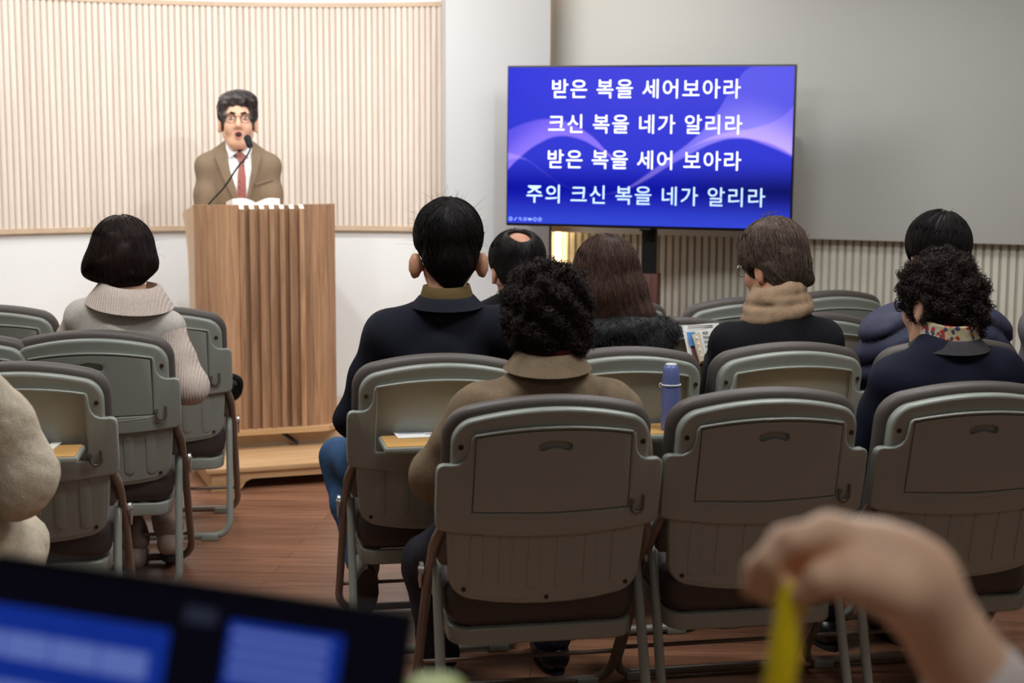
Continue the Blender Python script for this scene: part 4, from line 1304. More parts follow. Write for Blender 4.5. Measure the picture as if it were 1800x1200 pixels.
p.collar('knit_collar', M_knit, J['neck'] + V3((.004, .0, .000)), .080, .066, (.12, -.16, 1), .016, 60, .026, fold=.004)
h = p.h; F = Field(.03)
F.ell(h(0, -.014, .020), (.099, .112, .104), h.R); F.ell(h(-.003, -.022, -.032), (.117, .104, .066), h.R); F.ell(h(.008, -.055, -.075), (.074, .058, .040), h.R); F.ell(h(-.085, -.03, -.062), (.034, .05, .022), h.R)
F.ell(h(0, .105, -.055), (.062, .07, .10), h.R, k=.015, sub=True)
p.hair(F, H_brown, .006, addw(waves(4, 60, .004, 6, (1, 1, .3)), waves(6, 130, .0015)), flow_down((.0, -.05, .125)), 4200, 11, .017, r=.0010, seed=4, fly=160, flylen=.045)
p.face(H_brown)

# ---- person in the cream fleece coat at the left edge
p = Person('L0'); y = chair_y('L0')
p.up(at(-165, 465, y + .30), at(-160, 600, y + .26), at(-262, 690, y + .24), at(-72, 680, y + .26), size=1.0)
J = p.J
J['elR'] = V3(at(36, 838, y + .30)); J['wrR'] = V3(at(-90, 800, y + .52)); J['hipR'] = J['hipR'] + J['rt'] * .03
J['knR'] = V3(at(30, 960, y + .55)); J['knL'] = V3(at(-120, 965, y + .58))
p.body(M_skin, 'person in a cream fleece coat cut by the left edge, elbow beside the tray table')
M_fleece = mat('cream_fleece', srgb(200, 187, 165), .95, noise=.12, nscale=90, bump=.6, bscale=320, sheen=.5)
p.jacket(M_fleece, name='fleece_coat', t=.012, arms=(.082, .076, .06), puff=addw(waves(3, 30, .012), waves(31, 180, .002, 8)), h=.009)
F = Field(.05); F.cap(J['hipR'] + V3((0, 0, .06)), lerp(J['hipR'], J['knR'], .8), .12, .10); F.cap(J['hipL'] + V3((0, 0, .06)), lerp(J['hipL'], J['knL'], .8), .12, .10)
F.cap(lerp(J['hipR'], J['knR'], .45) + J['rt'] * .03, lerp(J['hipR'], J['knR'], .55) + J['rt'] * .05 - V3((0, 0, .13)), .10, .085)
p.part('coat_skirt', F, .010, M_fleece, addw(waves(21, 30, .010), waves(31, 180, .002, 8)))
p.trousers(cloth('brown_trousers', (90, 76, 66)))
F = cap_hair(p.h, .012, .012, -.09, vol=.006)
p.hair(F, H_brown, .008, waves(2, 60, .004), flow_down(), 900, 8, .014, r=.0012, seed=5)
p.face(H_brown)

# ---- balding man
p = Person('R3a'); y = chair_y('R3a')
p.up(at(908, 468, y + .30), at(912, 545, y + .26), at(838, 570, y + .24), at(990, 566, y + .27), yaw=14, pitch=-14, size=1.02)
p.body(M_skin_tan, 'person with a bald crown ringed by black hair in a dark jacket, seated')
p.jacket(cloth('black_wool', (19, 19, 22)), arms=(.062, .055, .045), h=.012)
p.trousers(cloth('charcoal_trousers', (44, 42, 42)), h=.014)
p.collar('jacket_collar', cloth('black_wool', (19, 19, 22)), p.J['neck'] + V3((0, 0, -.03)), .066, .07, (0, -.1, 1), .009, 80, .02)
F = cap_hair(p.h, .010, .002, -.09, vol=.001)
Fc = p.h(.0, -.045, .098)
def ring_keep(P, h=p.h): 
    q = h.inv(P); return np.sqrt((q[:, 0] / .052) ** 2 + ((q[:, 1] + .072) / .056) ** 2 + ((q[:, 2] - .092) / .05) ** 2) > 1.0
F.ell(p.h(.0, -.072, .092), (.040, .045, .040), p.h.R, k=.012, sub=True)
p.hair(F, H_black, .006, waves(2, 60, .002), flow_down((0, -.03, .13)), 3000, 9, .014, r=.0009, seed=6, keep=ring_keep, fly=40, flylen=.03)
p.face(H_black)

# ---- curly haired woman in the brown coat
p = Person('R1a'); y = chair_y('R1a')
p.up(at(957, 548, y + .30), at(962, 655, y + .24), at(850, 728, y + .22), at(1062, 720, y + .26), yaw=16, pitch=-10, size=1.0)
J = p.J
J['elL'] = V3(at(778, 836, y + .26)); J['wrL'] = V3(at(800, 850, y + .50))
J['knL'] = V3(at(752, 985, y + .56)); J['anL'] = V3(at(772, 1150, y + .58)); J['knR'] = V3(at(985, 985, y + .62)); J['anR'] = V3(at(972, 1120, y + .62))
p.body(M_skin, 'person with curly dark hair in a brown wool coat, seated behind the navy jacket')
M_coat = cloth('brown_wool', (126, 108, 86), noise=.16, nscale=220, bump=.35, bscale=500)
p.jacket(M_coat, name='coat', t=.006, arms=(.066, .062, .052), puff=addw(waves(17, 26, .013), waves(5, 70, .004)), h=.009, sh_r=.066)
F = Field(.03)
for q in 'LR':
    F = Field(.03); F.ell(J['sh' + q] + V3((0, 0, .012)), (.052, .075, .062)); p.part('sleeve_head', F, .009, M_coat, waves(41, 90, .006))

p.trousers(cloth('dark_denim', (44, 44, 54), noise=.2), t=.004)
p.collar('coat_collar', M_coat, J['neck'] + V3((0, -.005, .020)), .062, .038, (0, -.10, 1), .013, 80, .018, fold=.006)
p.collar('scarf', cloth('maroon_scarf', (120, 44, 44)), J['neck'] + V3((.01, .01, .030)), .056, .045, (0, -.2, 1), .010, 60, .006)
h = p.h; F = Field(.03)
F.ell(h(0, -.018, .018), (.100, .108, .098), h.R); F.ell(h(.0, -.04, -.050), (.098, .084, .068), h.R); F.ell(h(.02, -.055, -.085), (.066, .05, .040), h.R)
F.ell(h(0, .105, -.055), (.066, .07, .105), h.R, k=.015, sub=True)
p.hair(F, H_brown, .0055, addw(waves(7, 110, .010, 8), waves(9, 230, .005, 8)), None, seed=8, curls=6500, curl_r=.0072, r=.0010, fly=300, flylen=.03)
p.face(H_brown)

# ---- woman with long brown hair and black fur collar
p = Person('R2b'); y = chair_y('R2b')
p.up(at(1066, 485, y + .30), at(1085, 580, y + .24), at(1008, 622, y + .22), at(1140, 618, y + .25), yaw=8, roll=-6, pitch=-14, size=.98)
p.body(M_skin, 'person with long brown hair in a dark coat with a black fur collar, seated')
p.jacket(cloth('charcoal_wool', (42, 41, 43)), name='coat', t=.006, h=.011)
p.trousers(cloth('black_trousers', (30, 30, 32)), h=.014)
J = p.J; F = Field(.03); n0 = J['neck'] + V3((.02, 0, .0))
pts = [n0 + J['rt'] * (.118 * math.sin(a)) + J['fw'] * (.085 * math.cos(a)) - V3((0, 0, .022 * (1 - abs(math.cos(a))))) for a in [math.radians(50 + 260 * i / 10) for i in range(11)]]
F.chain(pts, [.042] * 11); F.ell(n0 - J['fw'] * .06 - V3((0, 0, .045)), (.125, .06, .055))
V, Q = F.mesh(.007, addw(waves(4, 70, .005), waves(8, 200, .003)))
rng = np.random.default_rng(4); P = surf_points(V, Q, 5000, rng); N = F.grad(P); D = N * .8 + rng.normal(size=N.shape) * .5
paths = np.stack([P + D * t * .012 - V3((0, 0, .006)) * t * t for t in (0, .5, 1)], 1)
v2, q2 = strand_tubes(paths, .0009, 3, .3)
p.mesh('fur_collar', np.concatenate([V, v2]), np.concatenate([Q, q2 + len(V)]), mat('black_fur', srgb(17, 17, 20), .7, island=.4))
h = p.h; F = Field(.03)
F.ell(h(0, -.014, .022), (.098, .110, .103), h.R); F.ell(h(.002, -.03, -.06), (.106, .094, .085), h.R)
F.chain([h(.02, -.055, -.08), h(.05, -.065, -.16), h(.055, -.062, -.205)], [.075, .062, .042]); F.chain([h(-.03, -.05, -.08), h(-.03, -.06, -.16)], [.07, .045])
F.ell(h(0, .105, -.075), (.055, .07, .13), h.R, k=.015, sub=True)
p.hair(F, H_chest, .006, addw(waves(14, 60, .004, 6, (1, 1, .2)), waves(6, 150, .002, 6, (1, 1, .2))), flow_down((0, -.03, .14)), 5000, 14, .020, r=.0010, seed=9, fly=60, wob=.10)
p.face(H_chest)

# ---- woman with beige scarf, glasses, reading
p = Person('R2c'); y = chair_y('R2c')
p.up(at(1356, 462, y + .32), at(1366, 545, y + .26), at(1294, 612, y + .22), at(1440, 604, y + .27), yaw=42, pitch=-14, size=1.0)
J = p.J; J['elL'] = V3(at(1268, 690, y + .34)); J['wrL'] = V3(at(1262, 632, y + .52)); J['wrR'] = V3(at(1300, 640, y + .60))
p.body(M_skin_tan, 'person with thin brown hair and glasses in a black coat and beige scarf, reading')
p.jacket(rib_bump(cloth('black_ribbed_wool', (20, 20, 24)), 70, .5, .003), name='coat', t=.006, h=.010)
p.trousers(cloth('black_trousers', (30, 30, 32)), h=.014)
M_scarf = cloth('beige_scarf', (160, 134, 108), noise=.12, nscale=150)
F = Field(.010); n0 = J['neck'] + V3((0, 0, .022))
for lv, (rx, ry, dz, rr) in enumerate(((.094, .082, -.030, .018), (.088, .078, -.010, .020), (.080, .072, .012, .019), (.072, .066, .032, .018), (.064, .060, .050, .015))):
    pts = [n0 + J['rt'] * rx * math.sin(a) + J['fw'] * ry * math.cos(a) + V3((0, 0, dz + .012 * math.sin(a) + .010 * math.sin(a * 1 + lv * 1.7))) for a in [2 * PI * i / 18 for i in range(19)]]
    F.chain(pts, [rr] * 19)
p.part('scarf', F, .0055, M_scarf, addw(waves(3, 60, .005, 6, (.4, .4, 1.5)), waves(8, 140, .002)))
F = cap_hair(p.h, .014, .014, -.088, vol=.006); F.ell(p.h(.0, -.06, -.02), (.082, .062, .075), p.h.R); F.cap(p.h(0, -.075, -.06), p.h(.03, -.105, -.072), .035, .018)
p.hair(F, H_thin, .006, addw(waves(4, 70, .005, 6), waves(6, 130, .002)), flow_down((0, -.02, .13)), 3600, 9, .014, r=.0010, seed=10, fly=150, flylen=.03, wob=.16, curls=50, curl_r=.012)
p.glasses(M_chrome); p.face(H_thin)

# ---- man in navy padded jacket
p = Person('R2d'); y = chair_y('R2d')
p.up(at(1646, 448, y + .32), at(1646, 545, y + .27), at(1568, 590, y + .24), at(1718, 584, y + .29), yaw=14, pitch=-8, size=1.04)
J = p.J; J['elL'] = V3(at(1548, 690, y + .30)); J['elR'] = V3(at(1742, 680, y + .34))
p.body(M_skin_tan, 'person with straight black hair in a navy padded jacket, seated by the slatted wall')
rt, fw = J['rt'], J['fw']
def quilt(P): 
    z = P[:, 2] * 13.0 + .6 * np.abs(((P - p.base) @ rt)) * 13
    return -.020 * np.abs(np.sin(z * PI)) ** .75 + .010
p.jacket(cloth('navy_nylon', (62, 64, 84), rough=.55, sheen=.05, bump=.05), name='padded_jacket', t=.024, arms=(.068, .066, .055), puff=addw(quilt, waves(5, 90, .002)), h=.0075)
p.trousers(cloth('charcoal_trousers', (44, 42, 42)), h=.014)
p.collar('jacket_collar', cloth('navy_nylon', (62, 64, 84)), J['neck'] + V3((0, 0, -.01)), .07, .06, (0, -.1, 1), .016, 60, .02)
F = cap_hair(p.h, .008, .012, -.09, vol=.003)
p.hair(F, H_black, .006, waves(2, 60, .003), flow_down((.02, -.05, .12)), 3000, 9, .014, r=.0010, seed=12, fly=40, flylen=.03)
p.face(H_black)

# ---- curly haired woman in dark navy coat with floral scarf
p = Person('R1c'); y = chair_y('R1c')
p.up(at(1645, 524, y + .34), at(1668, 615, y + .27), at(1578, 676, y + .24), at(1746, 664, y + .29), yaw=34, pitch=-10, size=1.0)
J = p.J; J['elL'] = V3(at(1542, 775, y + .30)); J['elR'] = V3(at(1786, 770, y + .32)); J['wrL'] = V3(at(1560, 790, y + .55))
p.body(M_skin, 'person with curly dark hair and a floral scarf in a dark navy coat, seated')
M_nc = cloth('dark_navy_wool', (17, 21, 38))
p.jacket(M_nc, name='coat', t=.008, arms=(.066, .060, .05), h=.010)
p.trousers(cloth('black_trousers', (30, 30, 32)), h=.014)
def floral():
    m = mat('floral_scarf', srgb(206, 188, 140), .8); nt = m.node_tree; b = nt.nodes['Principled BSDF']
    tc = nt.nodes.new('ShaderNodeTexCoord'); v = nt.nodes.new('ShaderNodeTexVoronoi'); v.inputs['Scale'].default_value = 95
    nt.links.new(tc.outputs['Object'], v.inputs['Vector'])
    r = nt.nodes.new('ShaderNodeValToRGB'); r.color_ramp.interpolation = 'CONSTANT'
    e = r.color_ramp.elements; e[0].color = srgb(204, 186, 138); e[1].position = .35; e[1].color = srgb(196, 190, 176)
    for po, c in ((.5, (176, 50, 44)), (.62, (206, 190, 140)), (.78, (60, 70, 110)), (.88, (190, 176, 140))):
        q = e.new(po); q.color = srgb(*c)
    sp = nt.nodes.new('ShaderNodeSeparateColor'); nt.links.new(v.outputs['Color'], sp.inputs[0]); nt.links.new(sp.outputs[0], r.inputs[0])
    nt.links.new(r.outputs[0], b.inputs['Base Color']); return m
p.collar('scarf', floral(), J['neck'] + V3((0, 0, .026)), .056, .054, (.0, -.15, 1), .012, 50, .010)
p.collar('coat_collar', cloth('grey_collar', (54, 52, 54)), J['neck'] + V3((.0, -.0, .014)), .060, .028, (0, -.10, 1), .012, 80, .016, fold=.004)
h = p.h; F = Field(.03)
F.ell(h(0, -.022, .022), (.094, .104, .094), h.R); F.ell(h(.0, -.058, -.038), (.088, .070, .074), h.R); F.ell(h(.0, -.06, -.085), (.062, .046, .036), h.R)
F.ell(h(0, .098, -.06), (.085, .075, .105), h.R, k=.015, sub=True)
for q in (-1, 1): F.ell(h(q * .10, .02, -.06), (.04, .045, .055), h.R, k=.01, sub=True)
p.hair(F, H_brown, .0055, addw(waves(17, 110, .010, 8), waves(19, 230, .005, 8)), None, seed=18, curls=6500, curl_r=.0068, r=.0010, fly=260, flylen=.03)
p.glasses(M_black); p.face(H_brown)

# ---- person in grey at the right edge
p = Person('R2e'); y = chair_y('R2e')
p.up(at(1900, 430, y + .30), at(1900, 525, y + .26), at(1832, 580, y + .24), at(1975, 575, y + .28), size=1.0)
J = p.J; J['elL'] = V3(at(1818, 690, y + .26))
p.body(M_skin_tan, 'person in grey whose sleeve shows at the right edge beside the slatted wall', h=.012)
p.jacket(cloth('grey_wool', (112, 106, 108)), t=.004, h=.012)
p.trousers(cloth('charcoal_trousers', (44, 42, 42)), h=.014)
F = cap_hair(p.h, .010, .010, -.09, vol=.003)
p.hair(F, H_black, .008, waves(2, 60, .003), flow_down(), 800, 8, .014, r=.0012, seed=13)
p.face(H_black)

# ---- lecturer
p = Person(None)
LY = 7.2
J = p.J; yawL = 180 + 9
Rl = np.array(Matrix.Rotation(math.radians(yawL), 3, 'Z')); p.rz = yawL
J['fw'] = Rl @ V3((0, 1, 0)); J['rt'] = Rl @ V3((1, 0, 0)); fw, rt = J['fw'], J['rt']
ce = V3(at(419, 290, LY)); p.base = V3((ce[0], ce[1] , STG)) - fw * .08
mid = V3(at(419, 288, LY))
J['pel'] = V3((mid[0], mid[1], STG + .84)) - fw * .10
for q, sg in (('L', -1), ('R', 1)):
    J['hip' + q] = J['pel'] + rt * .09 * sg - V3((0, 0, .03)); J['kn' + q] = J['hip' + q] - V3((0, 0, .40)) + fw * .02; J['an' + q] = V3((*(J['hip' + q] + rt * .02 * sg)[:2], STG + .098))
p.up(at(418, 211, LY - .02), at(421, 262, LY + .04), at(472, 292, LY + .03), at(365, 292, LY + .0), yaw=yawL + 2, pitch=7, size=1.05)
for q, sg in (('L', -1), ('R', 1)):
    J['el' + q] = J['sh' + q] + rt * .022 * sg - V3((0, 0, .26)) + fw * .03
    J['wr' + q] = J['el' + q] - rt * .10 * sg + fw * .20 - V3((0, 0, .0)); J['hd' + q] = fw
p.body(M_skin, 'person standing at the lectern in a brown suit, patterned red tie and round glasses, singing', h=.006, mouth=1, ear=(-.003, .008))
M_suit = cloth('brown_suit', (128, 110, 90), noise=.06, nscale=300, bump=.15, bscale=900, sheen=.1)
F = Field(.045)
R = np.stack([rt, fw, V3((0, 0, 1))], 1)
hw = np.linalg.norm(J['shR'] - J['shL']) / 2
F.ell(lerp(mid, J['pel'], .30), (hw * .98, .125, .22), R); F.ell(lerp(mid, J['pel'], .72), (hw * .92, .125, .24), R); F.ell(J['pel'] - V3((0, 0, .02)), (hw * .98, .13, .18), R)
F.cap(J['shL'], J['shR'], .048)
for q, xx in (('L', 435), ('R', 405)):
    F.cap(V3(at(xx, 269, LY + .03)), J['sh' + q], .054, .048)
    F.chain([J['sh' + q], lerp(J['sh' + q], J['el' + q], .5), J['el' + q], lerp(J['el' + q], J['wr' + q], .95)], [.047, .050, .050, .040], k=.03)
Fs = F
p.part('suit_jacket', F, .007, M_suit, waves(3, 40, .0012))
p.trousers(cloth('brown_trousers', (90, 76, 66)))
# flat cloth pieces laid on the chest: points given as (x right, z up) from the chin-side neck point
nk = V3(at(421, 262, LY - .1))
def lay(name, poly, m, off, sub=5, parent=None, thick=.003):
    b = bmesh.new(); vs = [b.verts.new((x, 0, z)) for x, z in poly]; b.faces.new(vs)
    bmesh.ops.triangulate(b, faces=list(b.faces))
    for _ in range(sub): bmesh.ops.subdivide_edges(b, edges=[e for e in b.edges if e.calc_length() > .010], cuts=1, use_grid_fill=False); bmesh.ops.triangulate(b, faces=list(b.faces))
    P = np.array([nk - rt * v.co.x + V3((0, 0, v.co.z)) + fw * .30 for v in b.verts])
    for _ in range(60): P = P - fw * np.clip(Fs.eval(P) - off, -.05, .05)[:, None] * .8
    fr = P - p.base; n = len(fr)
    faces = [[v.index for v in f.verts] for f in b.faces]; edges = [e for e in b.edges if e.is_boundary]
    allv = np.concatenate([fr, fr - fw * thick]); F2 = faces + [[i + n for i in reversed(f)] for f in faces]
    F2 += [[e.verts[0].index, e.verts[1].index, e.verts[1].index + n, e.verts[0].index + n] for e in edges]
    b.free()
    return MB().add(allv.tolist(), F2).build(name, m, parent or p.o, 40)
# x here runs to the picture's right
M_shirt = cloth('white_shirt', (240, 238, 238), bump=.05)
def tie_mat():
    m = mat('red_tie', srgb(142, 78, 70), .6); nt = m.node_tree; b = nt.nodes['Principled BSDF']
    tc = nt.nodes.new('ShaderNodeTexCoord'); mp = nt.nodes.new('ShaderNodeMapping'); mp.inputs['Scale'].default_value = (38, 38, 38); mp.inputs['Rotation'].default_value = (0, .78, 0)
    nt.links.new(tc.outputs['Object'], mp.inputs['Vector'])
    v = nt.nodes.new('ShaderNodeTexVoronoi'); v.inputs['Randomness'].default_value = .1; v.inputs['Scale'].default_value = 1.3; nt.links.new(mp.outputs[0], v.inputs['Vector'])
    r = nt.nodes.new('ShaderNodeValToRGB'); r.color_ramp.elements[0].position = .2; r.color_ramp.elements[0].color = srgb(88, 40, 40); r.color_ramp.elements[1].position = .26; r.color_ramp.elements[1].color = srgb(150, 86, 78)
    nt.links.new(v.outputs['Distance'], r.inputs[0]); nt.links.new(r.outputs[0], b.inputs['Base Color']); return m
M_tie = tie_mat()
def px(x, z): return ((x - 421) / 375, -(z - 262) / 375)   # pixel offsets at the lecturer's distance -> metres
def PX(l): return [px(a, b) for a, b in l]
lay('shirt_front', PX([(395, 260), (412, 277), (421, 281), (434, 274), (445, 262), (446, 300), (438, 330), (428, 352), (424, 358), (412, 340), (398, 306), (390, 278)]), M_shirt, .003)
lay('tie', PX([(415, 270), (431, 270), (428, 283), (431, 310), (431, 340), (428, 362), (420, 362), (416, 335), (417, 305), (420, 284)]), M_tie, .008)
lay('tie_knot', PX([(413, 265), (433, 265), (428, 284), (419, 284)]), M_tie, .014)
lay('lapel', PX([(396, 246), (385, 262), (381, 268), (388, 270), (379, 276), (392, 312), (410, 348), (420, 361), (414, 330), (404, 298)]), M_suit, .012)
lay('lapel', PX([(441, 252), (450, 262), (456, 267), (450, 270), (458, 275), (448, 312), (436, 345), (428, 361), (436, 325), (441, 295)]), M_suit, .012)
lay('breast_pocket', PX([(446, 320), (478, 310), (478, 315), (446, 325)]), M_suit, .005)
lay('lapel_pin', PX([(449, 275), (452, 275), (452, 280), (449, 280)]), M_black, .012, 0)
# shirt collar wings
for pl in ([(396, 244), (400, 244), (419, 266), (404, 277), (398, 262)], [(443, 250), (438, 252), (423, 266), (437, 277), (441, 266)]): lay('shirt_collar', PX(pl), M_shirt, .016)
p.collar('collar_band', M_shirt, J['neck'] + V3((0, 0, -.012)), .060, .05, -fw * -.25 + V3((0, 0, 1)), .004, 60, .006)
h = p.h
F = cap_hair(h, .002, .006, -.08, vol=.001, k=.025, face=False)
F.ell(h(-.018, .045, .080), (.066, .058, .040), h.R, k=.04); F.ell(h(.040, .03, .070), (.038, .06, .036), h.R, k=.03)
F.ell(h(.006, .125, .026), (.068, .062, .066), h.R, k=.008, sub=True)
for q in (-1, 1): F.ell(h(q * .044, .112, .026), (.040, .060, .060), h.R, k=.008, sub=True)
F.ell(h(0, .088, -.062), V3((.080, .066, .098)), h.R, k=.012, sub=True)
for q in (-1, 1): F.ell(h(q * .088, .006, -.045), V3((.026, .034, .046)), h.R, k=.01, sub=True)
p.hair(F, H_grey, .005, addw(waves(2, 90, .006, 6, (.4, 1.4, 1.4)), waves(4, 200, .003, 6, (.4, 1.4, 1.4))), lambda q: np.stack([-.6 * np.ones(len(q)) + q[:, 0] * 0, -.5 + q[:, 1] * 0 - .0, -q[:, 2] * 6 - .1], 1), 3200, 7, .011, r=.0010, seed=14, fly=60, flylen=.02)
p.face(H_black); p.glasses(mat('glasses_frame', srgb(40, 36, 36), .3, metal=.5), r=.0225)
n = 16; mo = MB(); mo.tube([Vector(h(.015 * math.cos(2 * PI * i / n), .0955 - .008 * math.cos(2 * PI * i / n) ** 2, -.078 + .0135 * math.sin(2 * PI * i / n)) - p.base) for i in range(n)], .0032, 6, closed=True)
mo.build('lips', mat('lips', srgb(176, 104, 98), .5), p.o, 180)
F = Field(.002); F.ell(h(0, .082, -.078), (.0135, .012, .0115), h.R); p.part('mouth_opening', F, .0025, mat('mouth_dark', srgb(50, 20, 20), .6))
# ================================================================== SMALL THINGS
def on_chair(key, x, y, z):
    o, rz = CH[key]; return o + Matrix.Rotation(rz, 3, 'Z') @ Vector((x, y, z))

# flask on the tray table
TRAY_Z = 0.6415
q = at(1179, 690, CH['R2b'][0].y - .10)
fl = empty('flask', (q.x, q.y, TRAY_Z))
tag(fl, 'slim blue metal flask standing on an open tray table behind the fur collared coat', 'flask')
M_blue = mat('blue_enamel', srgb(112, 122, 178), .32, metal=.25)
M_white_p = mat('white_plastic', srgb(206, 208, 210), .4)
MB().lathe([(.022, 0), (.0265, .002), (.0268, .02), (.0268, .118), (.026, .124), (.0245, .127)], 28).build('body', M_blue, fl)
MB().lathe([(.0250, .128), (.0252, .134), (.0246, .150), (.0225, .170), (.0195, .180), (.0185, .181)], 28).build('cap', M_blue, fl)
MB().lathe([(.014, .1805), (.0165, .182), (.0165, .185), (.014, .187), (.002, .187)], 24).build('button', M_white_p, fl)
MB().tube([(.0268 * math.cos(a), .0268 * math.sin(a), .1275) for a in [2 * PI * i / 28 for i in range(28)]], .0026, 8, closed=True).tube([(-.0285 + .0045 * math.cos(a) , -.004, .1265 + .006 * math.sin(a)) for a in [2 * PI * i / 12 for i in range(12)]], .0014, 6, closed=True).build('carry_ring', M_white_p, fl, 60)

# papers on the tray tables
def paper(name, key, px, py, w, d, rot, label, cat, marks, z=TRAY_Z):
    q = at_z(px, py, z); o = empty(name, (q.x, q.y, z + .0004), CH[key][1] + rot)
    tag(o, label, cat)
    MB().box((0, 0, .001), (w, d, .002)).build('sheet', M_paper, o, 0)
    for (x, y, a, b, m) in marks: MB().box((x, y, .00215), (a, b, .0003)).build('print', m, o, 0)
    return o
M_photo = mat('printed_photo', srgb(70, 84, 96), .6, noise=.5, nscale=40)
paper('leaflet', 'R2a', 742, 763, .15, .105, .05, 'white printed leaflet on the tray table behind the navy jacket', 'paper', [(-.03, .01, .07, .03, mat('pale_print', srgb(190, 196, 206), .7)), (.03, -.02, .05, .003, M_ink), (.03, -.012, .05, .003, M_ink)])
paper('leaflet', 'L1', 70, 782, .10, .13, -.1, 'white printed leaflet on the tray table beside the cream fleece sleeve', 'paper', [(.01, .0, .03, .06, M_photo), (-.025, .03, .03, .003, M_ink)])
paper('leaflet', 'R2c', 1488, 690, .10, .12, .2, 'white paper edge on the tray table left of the dark navy coat sleeve', 'paper', [(0, .02, .06, .003, M_ink)])

# open hymn book and bulletin held by the reading woman
yb = CH['R2c'][0].y + .56
c = at(1238, 610, yb)
bl = empty('bulletin', at(1232, 596, yb + .03), CH['R2c'][1] + .10)
tag(bl, 'white printed bulletin with a blue picture held behind the open hymn book', 'paper')
tilt = Matrix.Rotation(-.55, 3, 'X')
vs = []; fs = []
for i in range(9):
    u = -.055 + .13 * i / 8
    for w in (-.06, .055): vs.append(tilt @ Vector((u, .006 * math.cos(i / 8 * PI), w)))
for i in range(8): fs.append((2 * i, 2 * i + 2, 2 * i + 3, 2 * i + 1))
vs2 = [v + tilt @ Vector((0, .0008, 0)) for v in vs]; k = len(vs)
MB().add(vs + vs2, fs + [tuple(x + k for x in reversed(f)) for f in fs]).build('sheet', M_paper, bl, 60)
MB().xf(lambda p: p).box((-.032, -.004, .0), (.03, .0015, .05)).xf(lambda p: tilt @ p).build('picture', mat('blue_print', srgb(70, 130, 190), .6, noise=.3, nscale=60), bl, 0)
for zz in (.046, .040): MB().box((.005, -.006, zz), (.09, .0012, .002)).xf(lambda p: tilt @ p).build('print', M_ink, bl, 0)
hb = empty('hymn_book', c, CH['R2c'][1] + .05)
tag(hb, 'open hymn book with thumb tabs and the number 429, held by the scarfed woman', 'book')
tl = Matrix.Rotation(-.6, 3, 'X')
def tb(mb): return mb.xf(lambda p: tl @ p)
tb(MB().add([(-.036, -.004, .045), (-.012, -.018, .05), (-.012, -.018, -.055), (-.026, -.004, -.055), (-.030, .016, .045), (-.010, .012, .05), (-.010, .012, -.055), (-.022, .016, -.055)],
       [(0, 1, 2, 3), (7, 6, 5, 4), (0, 4, 5, 1), (1, 5, 6, 2), (2, 6, 7, 3), (3, 7, 4, 0)])).build('page_block', mat('page_edges', srgb(206, 194, 168), .7), hb, 0)
tb(MB().add([(-.012, -.018, .05), (.06, -.022, .052), (.06, -.022, -.06), (-.010, -.018, -.06), (-.012, .010, .05), (.06, .008, .052), (.06, .008, -.06), (-.010, .010, -.06)],
       [(0, 1, 2, 3), (7, 6, 5, 4), (0, 4, 5, 1), (1, 5, 6, 2), (2, 6, 7, 3), (3, 7, 4, 0)])).build('page', M_paper, hb, 0)
tb(MB().box((.015, .02, 0), (.11, .006, .118), bevel=.002)).build('cover', mat('maroon_cover', srgb(84, 28, 34), .5), hb)
for i in range(4): tb(MB().lathe([(.0055, 0), (.0055, .0015)], 12, (-.024 + .0016 * i, -.012, .030 - i * .022), Matrix.Rotation(PI / 2, 3, 'X'))).build('thumb_tab', mat('tab_white', srgb(232, 228, 214), .7), hb)
for i in range(5): tb(MB().box((.018, -.0226, .026 - .017 * i), (.05, .001, .0045))).build('print', mat('grey_print', srgb(130, 130, 132), .8, noise=.5, nscale=900), hb, 0)
t = text_mesh('429', .013, .0003, 'hymn_number', M_ink, hb, Matrix.Translation(tl @ Vector((.004, -.0228, .041))) @ tl.to_4x4() @ Matrix.Rotation(PI / 2, 4, 'X'), .0003)

# black bag on the front chair
b0 = on_chair('L3b', .13, .30, .452)
F = Field(.03)
R3 = np.array(Matrix.Rotation(CH['L3b'][1], 3, 'Z'))
B = lambda x, y, z: V3(b0) + R3 @ V3((x, y, z))
F.cap(B(-.16, -.10, .055), B(.08, -.10, .055), .045); F.cap(B(-.15, .06, .05), B(.08, .06, .05), .045); F.ell(B(-.03, -.02, .05), (.15, .12, .05)); F.cap(B(.06, .02, .05), B(.125, .03, .055), .04)
v, qd = F.mesh(.009, waves(4, 50, .006))
bag = mesh_np('bag', v - V3(b0), qd, cloth('black_nylon', (22, 22, 24), rough=.6, sheen=0), None, 180, loc=tuple(b0))
tag(bag, 'black bag lying on the empty chair next to the lectern', 'bag')
MB().tube(smooth_path([R3 @ V3((.03, -.04, .09)), R3 @ V3((.09, -.06, .125)), R3 @ V3((.15, -.03, .105)), R3 @ V3((.150, .0, .06)), R3 @ V3((.10, .02, .04))], 6), .012, 6).build('strap', cloth('black_strap', (34, 34, 36)), bag, 60)

